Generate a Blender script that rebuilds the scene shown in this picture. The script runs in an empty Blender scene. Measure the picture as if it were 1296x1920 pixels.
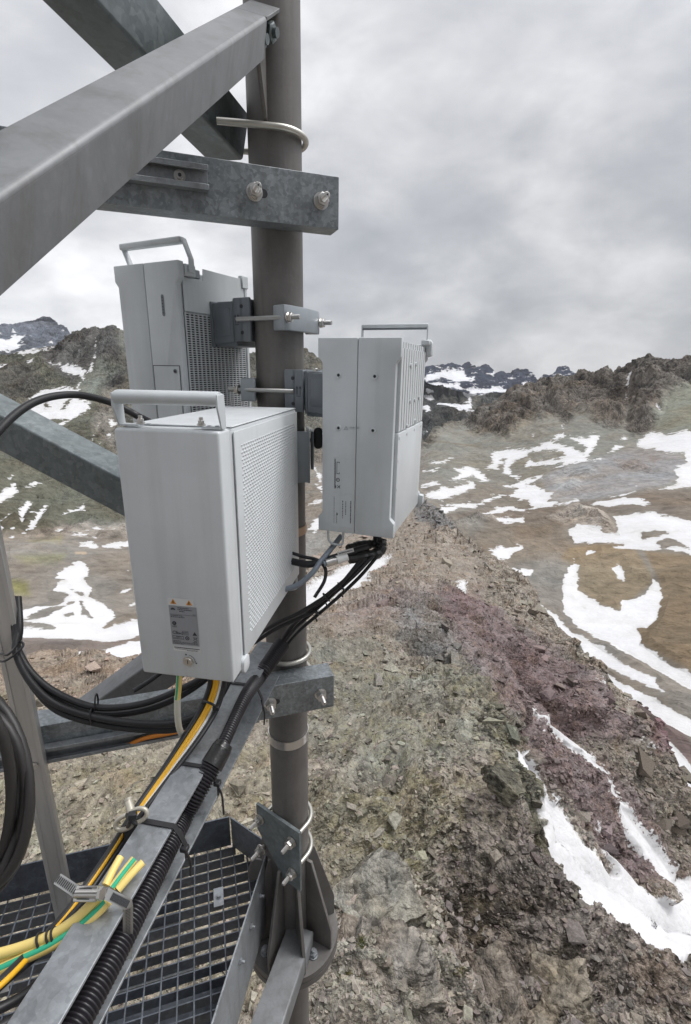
import bpy, bmesh, math, random
import numpy as np
from mathutils import Vector, Matrix
random.seed(4); np.random.seed(4)
S = bpy.context.scene; COL = S.collection

# ------------------------------------------------------------------ camera
# pinhole: 912 px focal length on a 1296 x 1920 frame, looking 16.5 deg down, under 1 deg of roll
FPX, CX, CY = 912.0, 648.0, 960.0
dn = np.array([-45., 3080., FPX]); dn /= np.linalg.norm(dn)
UPc = -dn; zf = np.array([0, 0, 1.]); Yc = zf - UPc * (zf @ UPc); Yc /= np.linalg.norm(Yc)
Xc = np.cross(Yc, UPc)
if Xc[0] < 0: Xc = -Xc
RM = np.array([Xc, Yc, UPc])                       # camera (x right, y down, z fwd) -> world
cam = bpy.data.objects.new('camera', bpy.data.cameras.new('camera')); COL.objects.link(cam)
m3 = np.stack([RM[:, 0], -RM[:, 1], -RM[:, 2]], 1)
cam.matrix_world = Matrix([list(m3[i]) + [0] for i in range(3)] + [[0, 0, 0, 1]])
cam.data.sensor_fit = 'HORIZONTAL'; cam.data.sensor_width = 36; cam.data.lens = 36 * FPX / 1296
cam.data.clip_start = 0.02; cam.data.clip_end = 60000
S.camera = cam
# ------------------------------------------------------------------ sky, sun, exposure
S.view_settings.view_transform = 'Standard'; S.view_settings.look = 'None'
S.view_settings.exposure = 0.0; S.view_settings.gamma = 1
SUN_EL, SUN_AZ = math.radians(60), math.radians(76)     # azimuth from +Y towards +X
w = bpy.data.worlds.new("World"); S.world = w; w.use_nodes = True
nt = w.node_tree; N = nt.nodes; L = nt.links; N.clear()
def nd(tree, typ, **kw):
    n = tree.nodes.new(typ)
    for k, v in kw.items():
        if k.startswith('i_'):
            key = k[2:]; key = int(key) if key.isdigit() else key.replace('_', ' ')
            n.inputs[key].default_value = v
        else: setattr(n, k, v)
    return n
def ramp(tree, fac, stops, interp='LINEAR'):
    r = tree.nodes.new('ShaderNodeValToRGB'); r.color_ramp.interpolation = interp
    el = r.color_ramp.elements
    while len(el) < len(stops): el.new(0.5)
    for e, (p, c) in zip(el, stops):
        e.position = p; e.color = (*c, 1) if not isinstance(c, (int, float)) else (c, c, c, 1)
    tree.links.new(fac, r.inputs[0]); return r.outputs[0]
def mixc(tree, fac, a, b, mode='MIX'):
    m = tree.nodes.new('ShaderNodeMix'); m.data_type = 'RGBA'; m.blend_type = mode
    for j, v in ((0, fac), (6, a), (7, b)):
        sock = m.inputs[j]
        if hasattr(v, 'is_linked'): tree.links.new(v, sock)
        elif isinstance(v, (int, float)): sock.default_value = v if j == 0 else (v, v, v, 1)
        else: sock.default_value = (*v, 1)
    return m.outputs[2]
def mth(tree, op, a, b=0.0, c=0.0, clamp=False):
    m = tree.nodes.new('ShaderNodeMath'); m.operation = op; m.use_clamp = clamp
    for sock, v in zip(m.inputs, (a, b, c)):
        if hasattr(v, 'is_linked'): tree.links.new(v, sock)
        else: sock.default_value = v
    return m.outputs[0]
tc = nd(nt, 'ShaderNodeTexCoord')
sep = nd(nt, 'ShaderNodeSeparateXYZ'); L.new(tc.outputs['Generated'], sep.inputs[0])
# cloud deck: project the view direction on a ceiling so the cloud masses flatten towards the horizon
zz = mth(nt, 'MAXIMUM', sep.outputs[2], 0.0); zz = mth(nt, 'ADD', zz, 0.60)
cmb = nd(nt, 'ShaderNodeCombineXYZ')
L.new(mth(nt, 'DIVIDE', sep.outputs[0], zz), cmb.inputs[0]); L.new(mth(nt, 'DIVIDE', sep.outputs[1], zz), cmb.inputs[1])
L.new(mth(nt, 'MULTIPLY', sep.outputs[2], 1.5), cmb.inputs[2])
n1 = nd(nt, 'ShaderNodeTexNoise', i_Scale=2.1, i_Detail=5.0, i_Roughness=0.48, i_Distortion=0.2)
n2 = nd(nt, 'ShaderNodeTexNoise', i_Scale=5.2, i_Detail=8.0, i_Roughness=0.55, i_Distortion=0.2)
for n in (n1, n2): L.new(cmb.outputs[0], n.inputs['Vector'])
cl = mth(nt, 'ADD', mth(nt, 'MULTIPLY', n1.outputs[0], 0.62), mth(nt, 'MULTIPLY', n2.outputs[0], 0.38))
ccol = ramp(nt, cl, [(0.33, (0.40, 0.415, 0.445)), (0.45, (0.51, 0.52, 0.545)), (0.53, (0.63, 0.635, 0.655)), (0.64, (0.84, 0.84, 0.855))])
# broad brightness: brighter to the left and overhead, a darker band above the skyline on the right
lft = nd(nt, 'ShaderNodeMapRange', i_1=-0.7, i_2=0.45, i_3=1.32, i_4=0.88); L.new(sep.outputs[0], lft.inputs[0])
el = ramp(nt, sep.outputs[2], [(0.0, 0.84), (0.12, 0.93), (0.5, 1.02), (0.8, 1.35)])
glow = nd(nt, 'ShaderNodeMapRange', i_1=-0.25, i_2=-0.62, i_3=0.0, i_4=0.35); L.new(sep.outputs[0], glow.inputs[0])
low = nd(nt, 'ShaderNodeMapRange', i_1=0.22, i_2=0.04, i_3=0.0, i_4=1.0); L.new(sep.outputs[2], low.inputs[0])
br = mth(nt, 'ADD', lft.outputs[0], mth(nt, 'MULTIPLY', glow.outputs[0], low.outputs[0]))
br = mth(nt, 'MULTIPLY', br, el)
# sky dimmed behind the viewer to stand in for the unseen tower's shade
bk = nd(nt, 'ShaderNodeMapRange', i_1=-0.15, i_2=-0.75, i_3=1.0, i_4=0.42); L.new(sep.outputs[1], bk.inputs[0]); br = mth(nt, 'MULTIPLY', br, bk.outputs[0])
# sky glow added round the hidden sun, outside the picture, to brighten right-hand faces
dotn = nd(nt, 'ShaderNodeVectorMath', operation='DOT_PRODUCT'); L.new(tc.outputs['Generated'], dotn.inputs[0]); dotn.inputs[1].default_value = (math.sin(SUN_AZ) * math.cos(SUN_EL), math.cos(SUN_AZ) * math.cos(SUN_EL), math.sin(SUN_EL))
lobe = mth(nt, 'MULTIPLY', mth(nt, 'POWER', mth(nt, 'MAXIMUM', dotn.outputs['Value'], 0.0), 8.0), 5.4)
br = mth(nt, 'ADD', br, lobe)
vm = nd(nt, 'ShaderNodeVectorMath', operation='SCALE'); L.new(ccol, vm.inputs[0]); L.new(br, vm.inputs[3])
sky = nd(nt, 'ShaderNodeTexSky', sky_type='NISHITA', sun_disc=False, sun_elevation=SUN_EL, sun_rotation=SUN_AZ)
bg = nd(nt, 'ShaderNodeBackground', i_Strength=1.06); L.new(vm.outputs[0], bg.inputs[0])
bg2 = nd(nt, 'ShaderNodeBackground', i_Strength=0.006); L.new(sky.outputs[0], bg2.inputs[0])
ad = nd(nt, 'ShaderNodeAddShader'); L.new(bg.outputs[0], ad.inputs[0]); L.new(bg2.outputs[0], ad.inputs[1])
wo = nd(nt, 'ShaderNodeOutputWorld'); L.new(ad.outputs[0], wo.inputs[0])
sun = bpy.data.objects.new('sun', bpy.data.lights.new('sun', 'SUN')); COL.objects.link(sun)
sun.data.energy = 1.5; sun.data.angle = math.radians(16); sun.data.color = (1, 0.97, 0.93)
sd = Vector((math.sin(SUN_AZ) * math.cos(SUN_EL), math.cos(SUN_AZ) * math.cos(SUN_EL), math.sin(SUN_EL)))
sun.rotation_euler = sd.to_track_quat('Z', 'Y').to_euler()

# ------------------------------------------------------------------ helpers
def ray(px, py):
    v = np.stack([(np.asarray(px, float) - CX) / FPX, (np.asarray(py, float) - CY) / FPX, np.ones_like(np.asarray(px, float))], -1)
    return v @ RM.T
def proj(P):
    c = np.asarray(P, float) @ RM
    return np.stack([CX + FPX * c[..., 0] / c[..., 2], CY + FPX * c[..., 1] / c[..., 2]], -1)
def at(px, py, d): return Vector((ray(px, py) * d).tolist())          # d = depth along the view axis, metres
def atz(px, py, z): r = ray(px, py); return Vector((r * z / r[2]).tolist())
def tag(o, label=None, cat=None, group=None, kind=None):
    if label: o['label'] = label
    if cat: o['category'] = cat
    if group: o['group'] = group
    if kind: o['kind'] = kind
    return o
def thing(name, loc, label, cat, group=None):
    o = bpy.data.objects.new(name, None); COL.objects.link(o); o.location = loc; o.empty_display_size = .05
    return tag(o, label, cat, group)
def wloc(o):
    v = Vector((0, 0, 0))
    while o: v += Vector(o.location); o = o.parent
    return v
class MB:
    """collects world-space shapes; build() links them as one mesh object"""
    def __init__(s): s.v = []; s.f = []; s.m = []; s.sm = []; s.cur = 0
    def add(s, vs, fs, smooth=False):
        b = len(s.v); s.v += [Vector(v) for v in vs]
        for f in fs: s.f.append([b + i for i in f]); s.m.append(s.cur); s.sm.append(smooth)
        return s
    def bm(s, bm, M=None, smooth=False):
        bm.verts.index_update()
        s.add([(M @ v.co) if M else v.co.copy() for v in bm.verts], [[v.index for v in f.verts] for f in bm.faces], smooth); bm.free(); return s
    def box(s, lo, hi, M=None, bev=0.0, seg=2):
        bm = bmesh.new(); bmesh.ops.create_cube(bm, size=1)
        lo, hi = Vector(lo), Vector(hi)
        for v in bm.verts: v.co = Vector([(lo[i] + hi[i]) / 2 + v.co[i] * (hi[i] - lo[i]) for i in range(3)])
        if bev: bmesh.ops.bevel(bm, geom=list(bm.edges), offset=bev, segments=seg, affect='EDGES', profile=0.5)
        return s.bm(bm, M)
    def prism(s, poly, t0, t1, M=None, bev=0.0, seg=2):
        """poly in local (x,z), extruded along local y from t0 to t1"""
        bm = bmesh.new()
        a = [bm.verts.new((p[0], t0, p[1])) for p in poly]; b = [bm.verts.new((p[0], t1, p[1])) for p in poly]
        n = len(poly); bm.faces.new(a); bm.faces.new(b[::-1])
        for i in range(n): bm.faces.new((a[i], b[i], b[(i + 1) % n], a[(i + 1) % n]))
        bmesh.ops.recalc_face_normals(bm, faces=bm.faces)
        if bev: bmesh.ops.bevel(bm, geom=list(bm.edges), offset=bev, segments=seg, affect='EDGES', profile=0.5)
        return s.bm(bm, M)
    def cyl(s, p0, p1, r, n=16, r1=None, cap=True, smooth=True):
        p0, p1 = Vector(p0), Vector(p1); d = (p1 - p0).normalized(); r1 = r if r1 is None else r1
        a = d.orthogonal().normalized(); b = d.cross(a)
        A = [p0 + (a * math.cos(t) + b * math.sin(t)) * r for t in [2 * math.pi * i / n for i in range(n)]]
        B = [p1 + (a * math.cos(t) + b * math.sin(t)) * r1 for t in [2 * math.pi * i / n for i in range(n)]]
        s.add(A + B, [[i, (i + 1) % n, n + (i + 1) % n, n + i] for i in range(n)], smooth)
        if cap: s.add(A, [list(range(n))[::-1]]); s.add(B, [list(range(n))])
        return s
    def tube(s, pts, r, n=10, closed=False, rf=None, cap=True):
        pts = [Vector(p) for p in pts]; m = len(pts); fr = []
        prev = None
        for i in range(m):
            if closed: t = (pts[(i + 1) % m] - pts[i - 1])
            else: t = pts[min(i + 1, m - 1)] - pts[max(i - 1, 0)]
            t = t.normalized() if t.length > 1e-9 else Vector((0, 0, 1))
            if prev is None: a = t.orthogonal().normalized()
            else:
                a = prev - t * prev.dot(t); a = a.normalized() if a.length > 1e-6 else t.orthogonal().normalized()
            prev = a; fr.append((a, t.cross(a)))
        vs = []
        for i, (p, (a, b)) in enumerate(zip(pts, fr)):
            rr = rf(i) if rf else r
            vs += [p + (a * math.cos(q) + b * math.sin(q)) * rr for q in [2 * math.pi * k / n for k in range(n)]]
        fs = []
        for i in range(m if closed else m - 1):
            j = (i + 1) % m
            fs += [[i * n + k, i * n + (k + 1) % n, j * n + (k + 1) % n, j * n + k] for k in range(n)]
        if not closed and cap: fs += [list(range(n))[::-1], [(m - 1) * n + k for k in range(n)]]
        return s.add(vs, fs, True)
    def build(s, name, mat, parent=None, angle=40):
        me = bpy.data.meshes.new(name); o = bpy.data.objects.new(name, me); COL.objects.link(o)
        off = wloc(parent) if parent else (s.v[0].copy() * 0 + sum(s.v, Vector()) / len(s.v))
        me.from_pydata([(v - off)[:] for v in s.v], [], s.f)
        for p, k, sm in zip(me.polygons, s.m, s.sm): p.material_index = k; p.use_smooth = True
        for mt in (mat if isinstance(mat, (list, tuple)) else [mat]): me.materials.append(mt)
        bm = bmesh.new(); bm.from_mesh(me); bmesh.ops.recalc_face_normals(bm, faces=bm.faces); bm.to_mesh(me); bm.free()
        me.set_sharp_from_angle(angle=math.radians(angle)); me.update()
        if parent: o.parent = parent
        else: o.location = off
        return o
def frame(o, yaw):
    return Matrix.Translation(Vector(o)) @ Matrix.Rotation(yaw, 4, 'Z')
def axes(o, x, y, z):
    x, y, z = [Vector(q).normalized() for q in (x, y, z)]; o = Vector(o)
    return Matrix(((x[0], y[0], z[0], o[0]), (x[1], y[1], z[1], o[1]), (x[2], y[2], z[2], o[2]), (0, 0, 0, 1)))
def spline(pts, k=8):
    P = [Vector(p) for p in pts]; P = [P[0] * 2 - P[1]] + P + [P[-1] * 2 - P[-2]]; out = []
    for i in range(1, len(P) - 2):
        for j in range(k):
            t = j / k; a, b, c, d = P[i - 1:i + 3]
            out.append(0.5 * ((2 * b) + (c - a) * t + (2 * a - 5 * b + 4 * c - d) * t * t + (3 * b - a - 3 * c + d) * t ** 3))
    out.append(P[-2]); return out
def resample(P, step):
    out = [P[0]]; acc = 0
    for a, b in zip(P, P[1:]):
        l = (b - a).length; t = step - acc
        while t <= l and l > 0: out.append(a + (b - a) * (t / l)); t += step
        acc = (acc + l) % step if l + acc >= step else acc + l
    return out

# ------------------------------------------------------------------ materials
def mat(name, col, rough=.5, metal=0.0, build=None, spec=0.5, coat=0.0):
    m = bpy.data.materials.new(name); m.use_nodes = True; t = m.node_tree; p = t.nodes['Principled BSDF']
    p.inputs['Base Color'].default_value = (*col, 1); p.inputs['Roughness'].default_value = rough
    p.inputs['Metallic'].default_value = metal; p.inputs['Specular IOR Level'].default_value = spec
    if coat: p.inputs['Coat Weight'].default_value = coat
    if build: build(t, p)
    return m
def noise(t, scale, detail=4, rough=.55, dist=0, coord='Object', sc=None):
    tcn = nd(t, 'ShaderNodeTexCoord'); n = nd(t, 'ShaderNodeTexNoise', i_Scale=scale, i_Detail=float(detail), i_Roughness=rough, i_Distortion=float(dist))
    if sc:
        mp = nd(t, 'ShaderNodeMapping'); mp.inputs['Scale'].default_value = sc; t.links.new(tcn.outputs[coord], mp.inputs[0]); t.links.new(mp.outputs[0], n.inputs['Vector'])
    else: t.links.new(tcn.outputs[coord], n.inputs['Vector'])
    return n.outputs[0]
def bump(t, p, h, strength=.2, dist=.001):
    b = nd(t, 'ShaderNodeBump', i_Strength=strength, i_Distance=dist); t.links.new(h, b.inputs['Height']); t.links.new(b.outputs[0], p.inputs['Normal'])
def galv(a, b, c, size=90, spang=.5, rough=(.38, .62)):
    def f(t, p):
        tcn = nd(t, 'ShaderNodeTexCoord')
        wn = nd(t, 'ShaderNodeTexNoise', i_Scale=30.0, i_Detail=3.0); t.links.new(tcn.outputs['Object'], wn.inputs['Vector'])
        ofs = nd(t, 'ShaderNodeVectorMath', operation='SCALE'); t.links.new(wn.outputs[1], ofs.inputs[0]); ofs.inputs[3].default_value = .02
        sm = nd(t, 'ShaderNodeVectorMath', operation='ADD'); t.links.new(tcn.outputs['Object'], sm.inputs[0]); t.links.new(ofs.outputs[0], sm.inputs[1])
        v = nd(t, 'ShaderNodeTexVoronoi', i_Scale=float(size)); t.links.new(sm.outputs[0], v.inputs['Vector'])
        sp = nd(t, 'ShaderNodeSeparateColor'); t.links.new(v.outputs['Color'], sp.inputs[0])
        big = noise(t, 9, 6, .6); fine = noise(t, 160, 4, .6)
        f1 = mth(t, 'MULTIPLY', sp.outputs[0], spang)
        f2 = mth(t, 'ADD', f1, mth(t, 'MULTIPLY', big, .6)); f3 = mth(t, 'ADD', f2, mth(t, 'MULTIPLY', mth(t, 'SUBTRACT', fine, .5), .35))
        col = ramp(t, f3, [(.18, a), (.5, b), (.82, c)])
        # pale flecks of zinc bloom
        fl = nd(t, 'ShaderNodeTexVoronoi', i_Scale=float(size) * .75); t.links.new(sm.outputs[0], fl.inputs['Vector'])
        fm = mth(t, 'MULTIPLY', mth(t, 'SUBTRACT', mth(t, 'ADD', mth(t, 'SUBTRACT', .30, fl.outputs['Distance']), mth(t, 'MULTIPLY', mth(t, 'SUBTRACT', big, .5), .9)), .06), 9.0, clamp=True)
        col = mixc(t, mth(t, 'MULTIPLY', fm, spang * 1.3), col, c)
        # run marks and dull stains
        st = ramp(t, noise(t, 3.2, 8, .65, .5), [(.36, .80), (.55, 1.0)])
        st = mixc(t, 1.0, st, ramp(t, noise(t, 1, 7, .65, .4, 'Object', (30, 30, 3.0)), [(.34, (.84, .82, .79)), (.52, (1, 1, 1))]), 'MULTIPLY')
        t.links.new(mixc(t, 1.0, col, st, 'MULTIPLY'), p.inputs['Base Color'])
        rg = nd(t, 'ShaderNodeMapRange', i_1=.2, i_2=.9, i_3=rough[0], i_4=rough[1]); t.links.new(f3, rg.inputs[0]); t.links.new(rg.outputs[0], p.inputs['Roughness'])
        bump(t, p, f3, .12, .0006)
    return f
M = {}
M['galv'] = mat('galvanised_steel', (.3, .3, .3), .5, .55, galv((.16, .175, .185), (.27, .295, .31), (.42, .455, .475), 150, .30))
M['galv_smooth'] = mat('galvanised_sheet', (.3, .3, .3), .45, .6, galv((.25, .265, .28), (.34, .36, .38), (.44, .47, .49), 120, .25))
M['angle'] = mat('dull_galvanised_angle', (.3, .3, .3), .5, .3, galv((.17, .175, .18), (.215, .222, .23), (.29, .30, .315), 60, .12, (.5, .7)))
M['dark_angle'] = mat('weathered_galvanised_angle', (.3, .3, .3), .5, .45, galv((.11, .13, .135), (.17, .195, .20), (.25, .275, .28), 70, .3, (.4, .6)))
M['pole'] = mat('pole_coating', (.13, .125, .12), .55, .25, galv((.125, .118, .112), (.16, .152, .145), (.20, .192, .185), 40, .12, (.5, .7)))
M['grate'] = mat('grating_galvanised', (.2, .21, .23), .5, .5, galv((.085, .095, .115), (.135, .15, .175), (.20, .22, .245), 70, .3))
M['stainless'] = mat('stainless_steel', (.62, .60, .57), .28, .95, lambda t, p: bump(t, p, noise(t, 300, 3), .15, .0005))
M['rod'] = mat('galvanised_rod', (.42, .42, .41), .4, .8)
M['ubolt'] = mat('u_bolt_steel', (.50, .485, .44), .35, .75)
def paintb(k):
    def f(t, p):
        n = noise(t, 420, 3, .6); d = ramp(t, noise(t, 7, 8, .62), [(.3, .90), (.6, 1.0)])
        # rain streaks and dust
        d = mixc(t, 1.0, d, ramp(t, noise(t, 1, 6, .6, .3, 'Object', (38, 38, 2.2)), [(.34, (.945, .94, .93)), (.50, (1, 1, 1))]), 'MULTIPLY')
        b = nd(t, 'ShaderNodeRGB'); b.outputs[0].default_value = (*k, 1)
        t.links.new(mixc(t, 1.0, b.outputs[0], d, 'MULTIPLY'), p.inputs['Base Color'])
        rr = nd(t, 'ShaderNodeMapRange', i_1=.3, i_2=.7, i_3=.36, i_4=.52); t.links.new(noise(t, 12, 6), rr.inputs[0]); t.links.new(rr.outputs[0], p.inputs['Roughness'])
        bump(t, p, n, .12, .0004)
    return f
M['paint'] = mat('light_grey_paint', (.5, .5, .5), .42, 0, paintb((.55, .582, .60)))
M['paint2'] = mat('white_grey_paint', (.5, .5, .5), .42, 0, paintb((.585, .61, .625)))
M['bracket'] = mat('grey_cast_bracket', (.16, .18, .2), .5, .2, paintb((.17, .19, .21)))
M['bracket_light'] = mat('light_cast_bracket', (.3, .33, .35), .5, .2, paintb((.30, .33, .355)))
M['black'] = mat('black_rubber', (.018, .018, .02), .45, 0, lambda t, p: bump(t, p, noise(t, 500, 2), .1, .0004))
M['black_coil'] = mat('black_cable_jacket', (.022, .02, .019), .5)
M['conduit'] = mat('black_corrugated_plastic', (.022, .02, .024), .38)
M['tape'] = mat('black_tape', (.012, .012, .012), .32, 0, lambda t, p: bump(t, p, noise(t, 60, 4), .6, .003))
M['dark'] = mat('dark_gap', (.03, .032, .035), .7)
M['grey_cable'] = mat('grey_cable', (.20, .23, .27), .45)
M['white'] = mat('white_plastic', (.72, .72, .70), .45)
M['orange'] = mat('orange_cable', (.62, .21, .02), .4)
M['yellow_cable'] = mat('yellow_cable', (.78, .42, .02), .4)
M['pale_yellow'] = mat('pale_yellow_insulation', (.80, .62, .20), .42)
M['green'] = mat('green_insulation', (.03, .42, .24), .42)
M['sleeve'] = mat('off_white_sleeve', (.62, .62, .54), .5)
M['beige'] = mat('beige_steel', (.50, .47, .40), .45, .4)
M['label'] = mat('silver_label', (.30, .31, .33), .4, .1)
M['label_w'] = mat('white_label', (.62, .62, .62), .5)
M['ink'] = mat('label_ink', (.035, .037, .045), .6)
M['faint_ink'] = mat('faint_label_ink', (.22, .25, .27), .6)
M['amber'] = mat('amber_print', (.62, .26, .02), .5)
M['alu'] = mat('brushed_aluminium', (.5, .5, .5), .42, .7, lambda t, p: (bump(t, p, noise(t, 60, 4, .6, 0, 'Object', (1, 1, .05)), .15, .0006),
      t.links.new(ramp(t, noise(t, 25, 6, .6, 0, 'Object', (1, 1, .12)), [(.3, (.42, .415, .405)), (.7, (.62, .615, .60))]), p.inputs['Base Color'])))

# ================================================================== TERRAIN
# each sheet and its snow outlines are image pixels set at assumed heights or distances
def tps(pts, vals, X, Y):
    P = np.array(pts, float) / 500.; v = np.array(vals, float); n = len(P)
    def U(r2): return np.where(r2 > 1e-12, r2 * np.log(r2 + 1e-12), 0)
    K = U(((P[:, None] - P[None]) ** 2).sum(-1)) + np.eye(n) * 2e-3
    A = np.zeros((n + 3, n + 3)); A[:n, :n] = K; A[:n, n] = 1; A[:n, n + 1:] = P; A[n, :n] = 1; A[n + 1:, :n] = P.T
    s = np.linalg.solve(A, np.concatenate([v, [0, 0, 0]]))
    sh = X.shape; Q = np.stack([X.ravel(), Y.ravel()], 1) / 500.; out = np.empty(len(Q))
    for i in range(0, len(Q), 40000):
        q = Q[i:i + 40000]; out[i:i + 40000] = U(((q[:, None] - P[None]) ** 2).sum(-1)) @ s[:n] + s[n] + q @ s[n + 1:]
    return out.reshape(sh)
def sdf(poly, X, Y, cap=40.):
    """signed distance, positive inside, clipped to +-cap"""
    P = np.array(poly, float); out = np.full(X.shape, -cap)
    m = (X > P[:, 0].min() - cap) & (X < P[:, 0].max() + cap) & (Y > P[:, 1].min() - cap) & (Y < P[:, 1].max() + cap)
    if not m.any(): return out
    x, y = X[m], Y[m]; d = np.full(x.shape, 1e9); ins = np.zeros(x.shape, bool)
    for (ax, ay), (bx, by) in zip(P, np.roll(P, -1, 0)):
        ex, ey = bx - ax, by - ay; t = np.clip(((x - ax) * ex + (y - ay) * ey) / (ex * ex + ey * ey + 1e-9), 0, 1)
        d = np.minimum(d, (x - ax - t * ex) ** 2 + (y - ay - t * ey) ** 2)
        c = ((ay > y) != (by > y)) & (x < ex * (y - ay) / (by - ay + 1e-12) + ax); ins ^= c
    out[m] = np.clip(np.where(ins, 1, -1) * np.sqrt(d), -cap, cap); return out
def A1(p): return [(780 + x / 2.5116, 640 + y / 2.5116) for x, y in p]
def A2(p): return [(x / 2.9077, 580 + y / 2.9077) for x, y in p]
def A3(p): return [(560 + x / 1.761, 1000 + y / 1.761) for x, y in p]
def A4(p): return [(560 + x / 1.761, 1400 + y / 1.761) for x, y in p]
def field(X, Y, add, holes=()):
    s = np.full(X.shape, -40.)
    for p in add: s = np.maximum(s, sdf(p, X, Y))
    for p in holes: s = np.minimum(s, -sdf(p, X, Y))
    return s
def axis(a, b, step, lo, hi, cstep):
    return np.concatenate([np.arange(lo, a, cstep), np.arange(a, b, step), np.arange(b, hi + 1, cstep)])
def sheet(name, xs, ytop, ybot, rows, lfun, snow, holes, tints, base, rk, mat, label_kind='structure', lich=None, back=(0.02, 14, .7), snow_base=-40., lams=None):
    """rows: parameter values 0..1 from the foot to the crest"""
    yt = np.interp(xs, *zip(*ytop)); V = np.array(rows)[:, None]
    yb = np.interp(xs, *zip(*ybot)); Y = yb[None] + (yt - yb)[None] * V; X = np.repeat(xs[None], len(V), 0)
    Ld = np.exp(lfun(X, Y)); P = ray(X, Y); P = P / np.linalg.norm(P, axis=-1, keepdims=True) * Ld[..., None]
    # back slope beyond the crest, steeper than the line of sight
    c = P[-1]; hd = c[:, :2] / np.linalg.norm(c[:, :2], axis=1, keepdims=True); r0 = np.linalg.norm(c[:, :2], axis=1); sl = c[:, 2] / r0
    B = []
    for k in range(1, back[1] + 1):
        dh = r0 * back[0] * (k ** 1.5); B.append(np.concatenate([c[:, :2] + hd * dh[:, None], (c[:, 2] + sl * dh - dh * back[2])[:, None]], 1))
    P = np.concatenate([P, np.array(B)]); X = np.concatenate([X, np.repeat(X[-1:], back[1], 0)]); Y = np.concatenate([Y, Y[-1:] - np.arange(1, back[1] + 1)[:, None] * 4.])
    nr, nc = X.shape
    sn = np.maximum(field(X, Y, snow, holes), snow_base)
    rr = np.zeros(X.shape)
    for poly, val, soft in rk:
        q_ = np.clip(sdf(poly, X, Y, soft * 1.01) / soft * .5 + .5, 0, 1); rr = rr * (1 - q_) + val * q_
    if lams:
        Nn = np.cross(np.gradient(P, axis=1), np.gradient(P, axis=0)); Nn /= np.linalg.norm(Nn, axis=-1, keepdims=True) + 1e-12
        Nn = np.where(Nn[..., 2:] < 0, -Nn, Nn); D = np.linalg.norm(P, axis=-1)
        sf = np.clip(sn / 8., 0, 1); h = relief(P.reshape(-1, 3), D.ravel(), rr.ravel(), lams).reshape(X.shape)
        P = P + Nn * (h * (1 - .93 * sf) + sf * .05)[..., None]
    me = bpy.data.meshes.new(name); me.vertices.add(nr * nc); me.vertices.foreach_set('co', P.reshape(-1).astype(np.float32))
    i = np.arange((nr - 1) * (nc - 1)); r, q = i // (nc - 1), i % (nc - 1); a = r * nc + q
    F = np.stack([a, a + 1, a + nc + 1, a + nc], 1).astype(np.int32)
    me.loops.add(F.size); me.loops.foreach_set('vertex_index', F.ravel()); me.polygons.add(len(F))
    me.polygons.foreach_set('loop_start', np.arange(0, F.size, 4, dtype=np.int32)); me.polygons.foreach_set('use_smooth', np.ones(len(F), bool))
    me.update(calc_edges=True)
    me.attributes.new('snow', 'FLOAT', 'POINT').data.foreach_set('value', sn.ravel().astype(np.float32))
    col = np.zeros(X.shape + (3,)) + np.array(base)
    for poly, c3, soft in tints:
        s = np.clip(sdf(poly, X, Y, max(soft, 1) * 1.01) / soft * .5 + .5, 0, 1)[..., None]; s = s * s * (3 - 2 * s); col = col * (1 - s) + np.array(c3) * s
    g_ = col.mean(-1, keepdims=True); col = (g_ + (col - g_) * .80) * 1.12
    me.attributes.new('tint', 'FLOAT_VECTOR', 'POINT').data.foreach_set('vector', col.ravel().astype(np.float32))
    me.attributes.new('rk', 'FLOAT', 'POINT').data.foreach_set('value', rr.ravel().astype(np.float32))
    if lich:
        s = np.zeros(X.shape)
        for poly, val, soft in lich: s = np.maximum(s, val * np.clip(sdf(poly, X, Y, soft * 1.01) / soft * .5 + .5, 0, 1))
        me.attributes.new('lichen', 'FLOAT', 'POINT').data.foreach_set('value', s.ravel().astype(np.float32))
    me.materials.append(mat); o = bpy.data.objects.new(name, me); COL.objects.link(o); o['kind'] = label_kind
    return P, X, Y, sn, col, rr

def hsh(i, j, k, s):
    with np.errstate(over='ignore'):
        h = (i.astype(np.uint32) * np.uint32(374761393)) ^ (j.astype(np.uint32) * np.uint32(668265263)) ^ (k.astype(np.uint32) * np.uint32(2246822519)) ^ np.uint32(s * 974711 + 17)
        h = (h ^ (h >> np.uint32(13))) * np.uint32(1274126177); h = h ^ (h >> np.uint32(16)); h = h * np.uint32(2654435761)
    return ((h >> np.uint32(8)) & np.uint32(0xFFFF)).astype(np.float32) / 65535.
def vnoise(Q, s):
    I = np.floor(Q).astype(np.int64); f = (Q - I).astype(np.float32); f = f * f * (3 - 2 * f); o = 0
    for a in (0, 1):
        for b in (0, 1):
            for c in (0, 1):
                w_ = (f[:, 0] if a else 1 - f[:, 0]) * (f[:, 1] if b else 1 - f[:, 1]) * (f[:, 2] if c else 1 - f[:, 2])
                o = o + w_ * hsh(I[:, 0] + a, I[:, 1] + b, I[:, 2] + c, s)
    return o * 2 - 1
def worley(Q, s):
    I = np.floor(Q - .5).astype(np.int64); d = np.full(len(Q), 9., np.float32)
    for a in (0, 1):
        for b in (0, 1):
            for c in (0, 1):
                J = I + np.array([a, b, c]); r = [hsh(J[:, 0], J[:, 1], J[:, 2], s + q) for q in (0, 1, 2)]
                e = sum(np.abs(J[:, q] + .15 + .7 * r[q] - Q[:, q]) for q in range(3)); d = np.minimum(d, e)
    return d
ROT = np.array(Matrix.Rotation(.6, 3, 'Z') @ Matrix.Rotation(.45, 3, 'X') @ Matrix.Rotation(.3, 3, 'Y'))
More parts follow.
